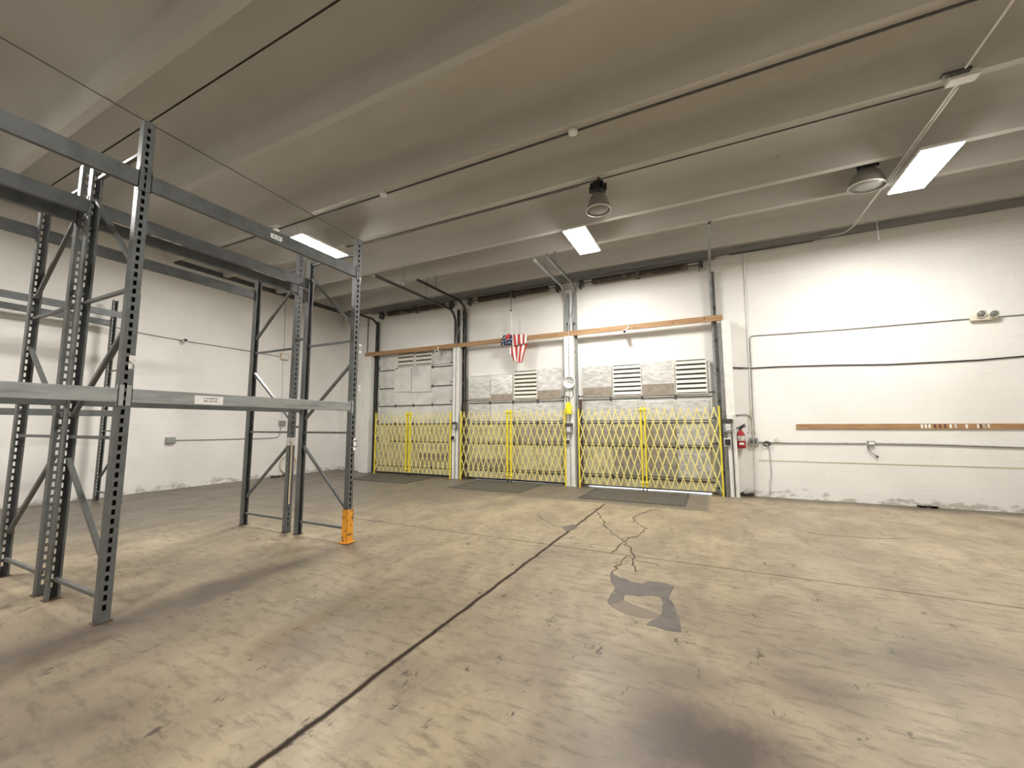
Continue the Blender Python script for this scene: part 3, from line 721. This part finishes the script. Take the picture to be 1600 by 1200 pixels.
# ------------------------------------------------------------------ columns, timber, guards
YC = 10.43
COLS = [(-10.98, -10.58, 'left of the left dock door'), (-7.13, -6.90, 'between the left and middle dock doors'), (-3.50, -3.24, 'between the middle and right dock doors'), (.34, .52, 'right of the right dock door')]
for i, (a, b, wh) in enumerate(COLS):
    t = thing('door_column', ((a+b)/2, YC, 0), 'white boxed column '+wh, 'column', 'white columns between the dock doors')
    ytop = 4.02
    MB().box((a, YC, 0), (b, YB-.001, ytop)).build('cover', M['white_paint'], t, bevel=.008)
    MB().box((a-.004, YC-.004, .0), (b+.004, YC+.1, .03)).build('base_angle', M['white_paint'], t)
    if i == 1 or i == 2 or i == 3:
        x = (a+b)/2+(.01 if i < 3 else -.0)
        m = MB().tube([(x, YC-.014, .02), (x, YC-.014, ytop+.32), (x+.02, YC+.03, ytop+.45), (x+.14, 10.58, 5.0), (x+.16, 10.66, 5.1), (x+.16, 10.70, 5.6)] if i < 3 else [(x, YC-.014, .02), (x, YC-.014, 1.7)], .011)
        m.build('conduit_pipe', M['dark_steel' if i == 3 else 'grey_steel'], t)
for i in range(3):
    xa = COLS[i][0] if i else -10.88; xb = COLS[i+1][0]+.12 if i < 2 else .37
    if i: xa = COLS[i][0]+.125
    z = 4.025; dz = (.004, .002, .0)[i]
    o = MB().box((xa, YC+.02, z), (xb, YC+.07, z+.135)).build('timber_beam', M['wood'], None, origin=((xa+xb)/2, YC+.04, z), bevel=.004)
    kn = MB()
    for kx in (.22, .47, .71, .9):
        xx = xa+(xb-xa)*kx; kn.lathe((xx, YC+.0195, z+.06+.03*math.sin(kx*9)), [(0, 0), (.016, 0), (.012, -.001)], 10, axis=(0, 1, 0))
    kn.build('knots', M['brown_ink'], o)
    tag(o, ['rough timber plank resting on the columns across the left dock door', 'rough timber plank on the columns across the middle door, under the flag', 'lighter timber plank on the columns across the right dock door'][i], 'timber beam', 'timber planks on the column tops')
# rusty track guards
for px, lab in ((725.5, 'rusty brown steel track guard right of the first narrow column'), (907, 'rusty brown steel track guard right of the second narrow column')):
    q = onY(px, 640, 10.52)
    m = MB().box((q.x-.035, 10.5, 0), (q.x+.04, 10.508, 2.28)).box((q.x-.035, 10.508, 0), (q.x-.027, 10.55, 2.28)).box((q.x+.032, 10.508, 0), (q.x+.04, 10.55, 2.28))
    tag(m.build('track_guard', M['rust'], None, origin=(q.x, 10.52, 0)), lab, 'post', 'rusty track guards')
m = MB().box((.258, 10.5, 0), (.335, 10.506, 3.98)).box((.258, 10.506, 0), (.264, 10.72, 3.98))
tag(m.build('track_guard', M['grey_steel'], None, origin=(.28, 10.5, 0)), 'tall smudged grey steel cover strip left of the right-hand column', 'post', None)
q = onY(576, 500, 10.6)
runthing('conduit', 'vertical dark conduit above the far left column, near the corner', 'pipe', [(-11.05, 10.72, 4.1), (-11.05, 10.72, 5.5)], .016, M['dark_steel'])

# ------------------------------------------------------------------ folding scissor gates
YG = 10.39
def gate(xs, xe, label, tag_pt=False):
    """leaf from side post xs to meeting post xe"""
    t = thing('folding_gate', ((xs+xe)/2, YG, 0), label, 'gate', 'yellow folding scissor gates')
    s = 1 if xe > xs else -1; H0, H1 = .10, 2.0
    MB().box((xs-.016, YG-.016, .0), (xs+.016, YG+.016, 2.03)).build('side_post', M['yellow'], t)
    m = MB().box((xe-.018, YG-.03, .10), (xe+.018, YG+.03, 2.04))
    m.lathe((xe, YG-.032, 1.97), [(0, 0), (.042, 0), (.042, .06), (0, .06)], 16, axis=(0, 1, 0)); m.lathe((xe, YG-.032, .2), [(0, 0), (.036, 0), (.036, .06), (0, .06)], 12, axis=(0, 1, 0))
    p = m.build('meeting_post', M['yellow'], t)
    MB().tube([(xe, YG, .10), (xe, YG, .05)], .012).lathe((xe-.01, YG, .03), [(0, 0), (.029, 0), (.029, .02), (0, .02)], 14, axis=(1, 0, 0)).build('caster', M['black'], p)
    xa, xb = min(xs, xe)+.016, max(xs, xe)-.018
    W = xb-xa; nd = round(W/.178); dw = W/nd; slope = dw/2/.265     # dx per dz
    HH = H1-H0; span = slope*HH
    k = -int(span/dw)-1
    while k*dw < W:
        for d in (1, -1):
            # line x = x0 + d*slope*(z-H0)
            x0 = xa+k*dw if d == 1 else xb-k*dw
            za, zb = H0, H1
            def xat(z): return x0+d*slope*(z-H0)
            # clip to [xa, xb]
            if d == 1:
                if xat(za) < xa: za = H0+(xa-x0)/slope
                if xat(zb) > xb: zb = H0+(xb-x0)/slope
            else:
                if xat(za) > xb: za = H0+(x0-xb)/slope
                if xat(zb) < xa: zb = H0+(x0-xa)/slope
            if zb-za > .1:
                yy = YG-.004 if d == 1 else YG+.004
                MB().bar((xat(za), yy, za), (xat(zb), yy, zb), .023, .006).build('slat', M['yellow_pale'], t)
        k += 1
    return t
def GX(px): return onY(px, 700, YG).x
gate(GX(586), GX(635), 'pale yellow folding gate leaf left of the posts at the left dock door')
gate(GX(703.5), GX(640), 'pale yellow folding gate leaf right of the posts at the left dock door')
gate(GX(720), GX(793), 'yellow folding gate leaf left of the posts at the middle dock door')
gate(GX(885)-.03, GX(798.5), 'yellow folding gate leaf right of the posts at the middle dock door')
gate(GX(905), GX(1003), 'yellow folding gate leaf left of the posts at the right dock door')
gate(.195, GX(1009), 'yellow folding gate leaf right of the posts at the right dock door')

# dock leveller plates
for (pa, lab) in (([(930, 762), (912, 779), (1068, 790), (1075, 768)], 'dark steel dock leveller plate in the floor at the right dock door'),
                  ([(765, 748), (700, 762), (815, 770), (855, 752)], 'dark steel dock leveller plate in the floor at the middle dock door'),
                  ([(620, 742), (548, 752), (655, 757), (695, 747)], 'dark steel dock leveller plate in the floor at the left dock door')):
    P = [onZ(*p) for p in pa]; x0 = (P[0].x+P[1].x)/2; x1 = (P[2].x+P[3].x)/2; y0 = (P[1].y+P[2].y)/2
    if 'left dock' in lab: x0, x1 = -9.9, -7.75; y0 = 9.0
    t = thing('dock_leveller', ((x0+x1)/2, y0, 0), lab, 'dock leveller', 'dock leveller plates')
    MB().box((x0, y0, .0), (x1, 10.36, .008)).build('deck_plate', M['plate'], t)
    MB().box((x0-.05, y0-.04, 0), (x0-.002, 10.36, .011)).box((x1+.002, y0-.04, 0), (x1+.05, 10.36, .011)).box((x0-.002, y0-.04, 0), (x1+.002, y0-.002, .011)).build('edge_angle', M['dark_steel'], t)

# ------------------------------------------------------------------ flag, rod, gauge, boxes
def flag():
    Yf = YC+.012
    def W(px, py): return onY(px, py, Yf)
    t = thing('american_flag', W(805, 522), 'small American flag draped over the timber beam above the middle dock door', 'flag')
    rnd = random.Random(3)
    def cloth(corners, nu, nv, mfun, name, mats, depth=.03, yo=0, waves=3.0):
        tl, tr, br_, bl = [W(*c) for c in corners]; vs = []; fs = []; mi = []
        for j in range(nv+1):
            for i in range(nu+1):
                u, v = i/nu, j/nv; p = tl.lerp(tr, u).lerp(bl.lerp(br_, u), v)
                p.y += -abs(math.sin(u*math.pi*waves+v*1.2))*depth*(.4+v)-.012*v+yo-.006; vs.append(p)
        for j in range(nv):
            for i in range(nu):
                k = j*(nu+1)+i; fs.append((k, k+1, k+nu+2, k+nu+1)); mi.append(mfun(i/nu, j/nv))
        m = MB(); m.v = [tuple(v) for v in vs]; m.f = fs; m.m = mi; m.sm = [True]*len(fs)
        return m.build(name, mats, t, solid=.003)
    st = lambda n: (lambda u, v: int(u*n) % 2)
    cloth([(797, 541), (825, 536), (817, 568), (804, 565)], 28, 14, lambda u, v: (int(u*7)+1) % 2, 'hanging_tail', [M['flag_white'], M['flag_red']], .05, 0, 2.2)
    cloth([(795, 538), (801, 538), (801, 556), (797, 555)], 6, 8, lambda u, v: 0 if u < .6 else 1, 'hanging_tail', [M['flag_white'], M['flag_red']], .02, -.004, 1)
    cloth([(799, 523.5), (824, 522), (824.5, 537), (801, 541.5)], 30, 8, lambda u, v: int(u*7) % 2, 'stripe_fold', [M['flag_white'], M['flag_red']], .03, -.03, 2.5)
    a = W(788, 525); b = W(825, 522); MB().box((a.x+.05, YC+.0, 4.1605), (b.x-.02, YC+.028, 4.168)).box((a.x+.05, YC-.03, 4.10), (b.x-.02, YC-.0, 4.168)).build('top_fold', M['flag_white'], t)
    c_ = cloth([(788, 525), (802, 524), (803, 540), (785, 541)], 20, 8, lambda u, v: 0, 'canton', [M['flag_blue']], .03, -.06, 2.4)
    s = MB()
    for (px, py) in ((790, 530), (788.5, 534.5), (789, 539), (793, 533), (794, 537.5), (797, 531), (798, 536), (801, 531), (801, 537.5), (792, 528)):
        q = W(px, py); q.y -= .112; ps = []
        for k in range(10):
            r_ = .028 if k % 2 == 0 else .012; an = math.pi/2+k*math.pi/5; ps.append((q.x+math.cos(an)*r_, q.z+math.sin(an)*r_))
        n = 10; s.add([(x, q.y, z) for x, z in ps]+[(x, q.y+.002, z) for x, z in ps], [tuple(range(n)), tuple(range(n, 2*n))[::-1]]+[(i, (i+1) % n, n+(i+1) % n, n+i) for i in range(n)])
    s.build('stars', M['flag_white'], c_)
    q = W(796, 527); m = MB().obox(q+Vector((0, -.10, 0)), Vector((.07, 0, .05)), Vector((.03, 0, -.045)), Vector((0, .003, 0))); m.build('stripe_fold', M['flag_red'], t)
flag()
q0 = onY(801, 523, YC+.1); q1 = onY(799.5, 487, YC+.1); q2 = onY(800, 458, YC+.1)
t = thing('hanging_rod', q2, 'white tube hanging on a thin cord above the flag', 'rod')
MB().tube([(q0.x, YC+.05, 4.165), (q1.x, YC+.05, q1.z)], .02).build('tube', M['white_plastic'], t)
MB().tube([(q1.x, YC+.05, q1.z), (q1.x, YC+.09, 5.44)], .008, 6).lathe((q1.x, YC+.05, q1.z), [(0, -.01), (.03, 0), (.03, .03), (0, .045)], 12).build('cord', M['dark_steel'], t)

# round gauge on column 2
q = onY(889, 597.5, YC-.06)
t = thing('dial_gauge', q, 'round white dial gauge with a pointer on the second narrow column', 'gauge')
MB().lathe(q+Vector((0, .04, 0)), [(0, 0), (.165, 0), (.17, .02), (.165, .05), (.15, .052), (.15, .04), (0, .04)], 32, axis=(0, -1, 0)).build('case', M['white_plastic'], t)
MB().bar((q.x-.03, q.y-.006, q.z+.012), (q.x+.10, q.y-.006, q.z-.03), .012, .003).build('pointer', M['black'], t)
tk = MB()
for k in range(24):
    an = k*math.pi/12; d = Vector((math.cos(an), 0, math.sin(an))); tk.obox(q+d*.13+Vector((0, -.0005, 0)), d*.011, d.cross(Vector((0, 1, 0)))*.002, Vector((0, .0008, 0)))
tk.build('tick_marks', M['ink'], t)
MB().box((q.x-.04, q.y+.04, q.z-.06), (q.x+.04, YC-.0005, q.z+.06)).build('bracket', M['dark_steel'], t)
# cords below the gauge and yellow box
q = onY(888.5, 638, YC-.09)
t = thing('pendant_box', q, 'bright yellow box hanging by a black hook below the dial gauge', 'box')
m = MB().box((q.x-.075, q.y-.05, q.z-.16), (q.x+.08, q.y+.05, q.z+.10)); m.build('box', M['yellow_box'], t, bevel=.02)
MB().box((q.x-.05, q.y-.04, q.z+.10), (q.x+.05, q.y+.04, q.z+.17)).build('cap', M['yellow_box'], t, bevel=.012)
MB().tube([(q.x-.05, q.y, q.z+.17), (q.x-.06, q.y, q.z+.27), (q.x-.03, q.y, q.z+.33), (q.x, q.y, q.z+.30), (q.x+.02, q.y, q.z+.17)], .012).build('hook', M['black'], t)
MB().tube([(q.x+.09, q.y+.07, q.z+.52), (q.x+.11, q.y+.08, q.z+.35), (q.x+.06, q.y+.04, q.z+.27), (q.x, q.y, q.z+.30)], .01).tube([(q.x-.1, q.y+.07, q.z+.5), (q.x-.12, q.y+.075, q.z+.3), (q.x-.03, q.y, q.z+.33)], .008).build('cord', M['dark_steel'], t)

def control_box(px, py, wpx, hpx, y, label, btn=True):
    q = onY(px, py, y); sc = .0187
    w_, h_ = wpx*sc/2, hpx*sc/2
    t = thing('control_box', q, label, 'control box', 'dock door control boxes')
    MB().box((q.x-w_, y, q.z-h_), (q.x+w_, y+.10, q.z+h_)).build('enclosure', M['grey_steel'], t, bevel=.008)
    MB().box((q.x-w_*1.03, y-.012, q.z+h_*.35), (q.x+w_*1.03, y, q.z+h_)).build('cover', M['dark_steel'], t, bevel=.004)
    MB().box((q.x-w_*.45, y-.002, q.z-h_*.65), (q.x+w_*.45, y+.001, q.z+h_*.2)).build('label', M['label'], t)
    for k in range(3): MB().box((q.x-w_*.3, y-.003, q.z-h_*(.1+.17*k)), (q.x+w_*.3, y-.0015, q.z-h_*(.05+.17*k))).build('print', M['ink'], t)
    return t
control_box(888.5, 669, 10, 14, YC-.11, 'grey control box with white label on the second narrow column, under the yellow box')
control_box(709.5, 665, 6.5, 12, YC-.11, 'small grey control box on the first narrow column')
control_box(1137.5, 665, 10.5, 16, YC-.105, 'grey control box with white label on the right-hand column, by the extinguisher')
def push_station(px, py, y, label, s=1):
    q = onY(px, py, y); t = thing('push_button_station', q, label, 'switch', 'black push button stations')
    MB().box((q.x-.065*s, y+.008, q.z-.085*s), (q.x+.065*s, y+.05, q.z+.085*s)).build('back_plate', M['white_plastic'], t)
    MB().box((q.x-.05*s, y-.025, q.z-.06*s), (q.x+.05*s, y+.01, q.z+.06*s)).build('button_box', M['black'], t, bevel=.006)
    for dz in (-.03, 0, .03): MB().lathe((q.x, y-.024, q.z+dz*s), [(0, .008), (.012, .008), (.012, 0)], 12, axis=(0, -1, 0)).build('button', M['dark_steel'], t)
push_station(887.5, 690.5, YC-.05, 'black push button station low on the second narrow column', .8)
push_station(707.5, 684, YC-.05, 'black push button station low on the first narrow column', .9)
push_station(1137, 691, YC-.05, 'black push button station below the box on the right-hand column', 1.1)
q = onY(1141, 651, YC); MBq = MB().box((q.x-.05, YC-.04, q.z-.09), (q.x+.06, YC-.0005, q.z+.05))
tag(MBq.build('wiring_box', M['white_plastic'], None, origin=q, bevel=.006), 'small white wiring box above the right-hand control box', 'box')

# security cameras
def seccam(loc, d, label, wall):
    t = thing('security_camera', loc, label, 'camera', 'small white security cameras'); d = Vector(d).normalized(); l = Vector(loc)
    MB().lathe(l, [(0, -.09), (.04, -.09), (.05, -.07), (.05, .03), (.055, .035), (.055, .06), (.04, .06), (.04, .045), (0, .045)], 20, axis=d).build('housing', M['white_plastic'], t)
    MB().lathe(l+d*.046, [(0, 0), (.033, 0), (.02, .008), (0, .012)], 16, axis=d).build('lens', M['black'], t)
    MB().tube([l-d*.05, Vector(wall)], .014).lathe(Vector(wall), [(0, -.004), (.035, -.004), (.035, .01), (0, .01)], 16, axis=(l-d*.05-Vector(wall))).build('mount', M['white_plastic'], t)
a = onY(683, 549, YC-.04); seccam(a, (.3, -1, -.35), 'white security camera under the left timber beam', (a.x, YC+.02, 4.10))
a = onY(976, 518, YC-.04); seccam(a, (.1, -1, -.25), 'white security camera under the timber beam of the right dock door', (a.x+.09, YC+.02, 4.10))
a = onX(289.5, 531.5, -12.28); seccam(a, (1, -.25, -.2), 'white security camera on the conduit of the left wall', (-12.395, a.y+.02, a.z+.02))

# ------------------------------------------------------------------ right-hand part of the back wall
YW = YB-.018
def wallrun(label, pts, r, mat, name='conduit', y=YW, cat='pipe', n=8):
    P = [onY(a, b, y) for a, b in pts]; return runthing(name, label, cat, P, r, mat, n)
wallrun('vertical white conduit from roof edge to floor, left of the pair by the extinguisher', [(1161.5, 399), (1169, 540), (1174, 640), (1178, 690), (1181.5, 772)], .013, M['white_paint'])
wallrun('thin grey conduit rising to a bend and running right to the emergency light', [(1179, 680), (1176, 640), (1173, 560), (1171.5, 532), (1172.5, 526), (1177, 524.5), (1230, 521), (1320, 514.5), (1522, 497.5)], .009, M['grey_steel'])
wallrun('thin grey conduit running right from the emergency light', [(1556, 495), (1600, 491.5), (1640, 488)], .009, M['grey_steel'])
wallrun('black cable bundle sagging along the wall above the long wooden strip', [(1140, 574), (1172, 575.3), (1215, 573), (1300, 570.5), (1385, 569.5), (1450, 566.5), (1530, 562.5), (1600, 556.5), (1680, 552)], .0115, M['black'], 'cable', cat='cable')
wallrun('thin cable dropping from the column top to the black cable bundle', [(1136, 504), (1138, 540), (1140, 572), (1143, 575), (1160, 576)], .008, M['dark_steel'], 'cable', cat='cable')
t_ = wallrun('grey conduit running right from the junction box under the wooden strip', [(1182, 691), (1230, 692), (1353, 692.6)], .012, M['grey_steel'])
wallrun('grey conduit running right from the small outlet box to the photo edge', [(1368, 693), (1450, 694.5), (1600, 699.5), (1700, 702)], .013, M['grey_steel'])
wallrun('thin cord from the right-hand column box looping to the vertical conduits', [(1143.5, 649), (1155, 648.5), (1164, 648), (1170, 650), (1174, 655), (1176, 670), (1177, 684)], .008, M['dark_steel'], 'cable', cat='cable')
wallrun('loose tan cable hanging beside the vertical conduits above the junction box', [(1175, 640), (1172, 655), (1174, 668), (1180, 676), (1181, 686), (1183, 697)], .008, M['tan'], 'cable', y=YW-.03, cat='cable')
wallrun('thin white cable dropping to the floor from the coiled cable', [(1201, 693), (1203, 710), (1205, 737), (1205, 748), (1203, 752), (1203, 777)], .006, M['grey_steel'], 'cable', cat='cable')
q = onY(1177, 689.5, YB); t = thing('junction_box', q, 'grey double junction box where the vertical and horizontal conduits meet', 'electrical box')
MB().box((q.x-.075, YB-.07, q.z-.11), (q.x+.085, YB-.001, q.z+.08)).build('box', M['grey_steel'], t, bevel=.006)
for k in (-.035, .035): MB().box((q.x+k-.02, YB-.074, q.z-.05), (q.x+k+.02, YB-.069, q.z+.03)).build('socket', M['dark_steel'], t)
q = onY(1197, 694.5, YW-.02); m = MB()
for k in range(3):
    pts = [(q.x+math.cos(a_)*(.05+.008*k)+.01*k, YW-.012-.012*k, q.z+math.sin(a_)*(.042+.006*k)+.01*k) for a_ in [i*math.pi/8 for i in range(17)]]
    m.tube(pts, .007, 6)
tag(m.build('coiled_cable', M['dark_steel'], None, origin=q), 'small dark coil of cable hanging right of the junction box', 'cable')
q = onY(1214, 687.5, YB); t = thing('outlet_box', q, 'small cream box sitting on the conduit right of the coiled cable', 'electrical box')
MB().box((q.x-.045, YB-.05, q.z-.045), (q.x+.04, YB-.001, q.z+.03)).build('box', M['cream'], t, bevel=.008)
MB().box((q.x-.01, YB-.04, q.z+.03), (q.x+.02, YB-.01, q.z+.06)).build('clip', M['cream'], t)
q = onY(1360, 692.3, YB); t = thing('outlet_box', q, 'grey outlet box on the right-hand conduit with a short wire dangling', 'electrical box')
MB().box((q.x-.06, YB-.06, q.z-.045), (q.x+.065, YB-.001, q.z+.045)).build('box', M['grey_steel'], t, bevel=.006)
MB().box((q.x-.04, YB-.064, q.z-.025), (q.x+.045, YB-.059, q.z+.025)).build('cover', M['white_plastic'], t)
MB().tube([onY(1356, 696, YB-.03), onY(1358, 703, YB-.035), onY(1364, 709, YB-.035), onY(1371, 713.5, YB-.03)], .007).tube([onY(1369.5, 712, YB-.03), onY(1372.5, 714.5, YB-.03)], .016).build('wire', M['dark_steel'], t)
# wooden strip
a = onY(1244, 665.5, YB); b = onY(1600, 667, YB)
zc = (a.z+b.z)/2
t = thing('wall_plank', (a.x, YB-.02, zc), 'long thin wooden strip fixed to the white wall, marked with small stickers', 'plank')
MB().box((a.x, YB-.03, zc-.052), (b.x+2.2, YB-.001, zc+.052)).build('strip', M['wood'], t, bevel=.003)
for px, mt in ((1440.5, 'label'), (1446.5, 'label'), (1452.5, 'label'), (1461, 'brown_ink'), (1469, 'brown_ink'), (1477, 'brown_ink'), (1485.5, 'label'), (1493, 'label_worn'), (1510.5, 'label'), (1528.5, 'label'), (1532, 'brown_ink'), (1538, 'label_worn'), (1545, 'label_worn')):
    x = onY(px, 666, YB-.03).x; MB().box((x-.016, YB-.0315, zc-.035), (x+.016, YB-.0300, zc+.04)).build('sticker', M[mt], t)
# emergency light
q = onY(1533, 496, YB-.03); t = thing('emergency_light', q, 'cream twin-head emergency light high on the right-hand wall', 'emergency light')
MB().box((q.x-.16, YB-.09, q.z-.065), (q.x+.17, YB-.001, q.z+.055)).build('battery_case', M['cream'], t, bevel=.015)
for px in (1533.5, 1553.5):
    h = onY(px, 490.5, YB-.13); ax = Vector((.12, -1, -.35)).normalized()
    MB().lathe(h, [(0, -.08), (.035, -.08), (.07, -.01), (.075, .01), (.065, .01), (.05, -.02), (0, -.03)], 20, axis=ax).build('lamp_head', M['cream'], t)
    MB().lathe(h, [(0, .004), (.062, .002), (.062, -.006)], 20, axis=ax).build('lens', M['grey_steel'], t)
    MB().tube([h-ax*.05, Vector((h.x, YB-.06, q.z+.0))], .018).build('swivel', M['cream'], t)
# fire extinguisher
q = onY(1158.5, 690, YB-.10); t = thing('fire_extinguisher', q+Vector((0, 0, -.12)), 'red fire extinguisher hanging on the white wall beside the right-hand column', 'fire extinguisher')
x, y, z = q.x, YB-.10, q.z-.15
MB().lathe((x, y, z), [(0, 0), (.075, 0), (.085, .012), (.085, .29), (.08, .33), (.055, .37), (.028, .39), (.028, .42), (0, .42)], 24).build('cylinder', M['red'], t)
MB().box((x-.045, y-.0875, z+.08), (x+.045, y-.07, z+.13)).build('label', M['label'], t)
MB().lathe((x, y, z), [(.0862, .17), (.0866, .18), (.0866, .28), (.0862, .285)], 24).build('body_label', M['label_worn'], t)
MB().box((x-.02, y-.02, z+.42), (x+.02, y+.02, z+.47)).bar((x-.03, y, z+.45), (x+.10, y-.01, z+.50), .03, .012).bar((x-.02, y, z+.47), (x+.09, y-.01, z+.545), .03, .012).build('valve_handle', M['black'], t)
MB().tube([(x-.02, y, z+.45), (x-.08, y-.01, z+.46), (x-.125, y-.01, z+.40), (x-.125, y-.01, z+.27), (x-.095, y-.01, z+.18)], .014).build('hose', M['black'], t)
MB().obox((x+.085, y-.03, z+.36), Vector((.035, 0, -.01)), Vector((.01, 0, .08)), Vector((0, .001, 0))).build('inspection_tag', M['label'], t)
MB().box((x-.02, y+.08, z+.38), (x+.02, YB-.001, z+.5)).box((x-.015, y+.01, z+.415), (x+.015, YB-.001, z+.43)).build('wall_hook', M['dark_steel'], t)
q = onY(1167, 676, YB-.01); tag(MB().lathe(q+Vector((0, .01, 0)), [(0, .05), (.02, .045), (.02, 0), (0, 0)], 12, axis=(0, -1, 0)).build('wall_knob', M['dark_steel'], None, origin=q), 'small dark knob on the wall right of the fire extinguisher', 'knob')
# debris at wall foot
m = MB(); rnd = random.Random(5)
for k in range(9):
    q = onY(1158+k*2.2+rnd.uniform(-1, 1), 770, YB-.06); d = Vector((rnd.uniform(-.06, .06), rnd.uniform(-.02, .02), rnd.uniform(0, .02)))
    m.obox((q.x, YB-.06+rnd.uniform(-.03, .03), .035+rnd.uniform(-.012, .012)), d+Vector((.03, 0, 0)), Vector((0, .018, .004)), Vector((0, -.004, .022)))
tag(m.build('rubbish_heap', M['debris'], None, origin=(q.x, YB-.06, .0)), 'small heap of black rubbish on the floor at the foot of the wall below the extinguisher', 'rubbish', kind='stuff')
m = MB()
q = onZ(1432, 786.5)
for k in range(6): m.obox((q.x+rnd.uniform(-.12, .12), YB-.08, .02), Vector((rnd.uniform(.02, .06), 0, rnd.uniform(-.01, .01))), Vector((0, .02, 0)), Vector((0, 0, .018)))
tag(m.build('rubbish_heap', M['debris'], None, origin=(q.x, YB-.08, 0)), 'small dark scrap at the foot of the wall under the right half of the wooden strip', 'rubbish', kind='stuff')

# ------------------------------------------------------------------ left wall fittings
XW = XL+.014
def leftrun(label, pts, r, mat, name='conduit', cat='pipe'):
    return runthing(name, label, cat, [onX(a, b, XW) for a, b in pts], r, mat)
leftrun('thin conduit high on the left wall passing the security camera to the tan box', [(120, 497), (218, 520), (289, 533), (380, 547), (436, 557)], .013, M['grey_steel'])
leftrun('conduit low on the left wall bending up to a small box behind the rack', [(270, 688), (330, 687), (425, 684.5), (434, 683), (437.5, 677), (438.5, 667)], .012, M['grey_steel'])
leftrun('thin vertical conduit on the left wall rising from the tan box', [(444, 550), (446, 470)], .008, M['grey_steel'])
leftrun('thin vertical wire on the left wall falling from the tan box', [(442, 564), (440, 655)], .006, M['grey_steel'], 'wire', 'wire')
for px, py, mt, s, lab, nm in ((443, 557.5, 'tan', .13, 'tan box on the left wall between the far rack posts, upper one', 'junction_box'), (439.5, 661, 'grey_steel', .1, 'small grey box on the left wall between the far rack posts, lower one', 'junction_box'), (265, 688, 'grey_steel', .1, 'small grey outlet at the left end of the low wall conduit', 'outlet_box')):
    q = onX(px, py, XL); t = thing(nm, q, lab, 'electrical box')
    MB().box((XL+.001, q.y-s, q.z-s*.8), (XL+.08, q.y+s, q.z+s*.8)).build('box', M[mt], t, bevel=.006)
    MB().box((XL+.08, q.y-s*.8, q.z-s*.6), (XL+.085, q.y+s*.8, q.z+s*.6)).build('cover', M['white_plastic' if mt == 'tan' else mt], t)
q = onX(450, 725, XL+.05); m = MB()
for k in range(3): m.tube([(XL+.03+.018*k, q.y+math.cos(a_)*(.26+.01*k), q.z+math.sin(a_)*(.27+.01*k)) for a_ in [i*math.pi/12 for i in range(25)]], .011, 6)
tag(m.build('hose_coil', M['tan'], None, origin=q), 'pale coiled hose hanging low on the left wall behind the far rack post', 'hose')
m = MB()
for k in range(14): m.obox((XL+.1+rnd.uniform(-.06, .08), q.y+rnd.uniform(-.6, .5), .03+rnd.uniform(-.015, .01)), Vector((.03, rnd.uniform(-.06, .06), .005)), Vector((rnd.uniform(-.01, .02), .03, 0)), Vector((0, .003, .02)))
tag(m.build('rubbish_heap', M['debris'], None, origin=(XL+.1, q.y, 0)), 'dark dusty scraps on the floor below the coiled hose at the left wall', 'rubbish', kind='stuff')
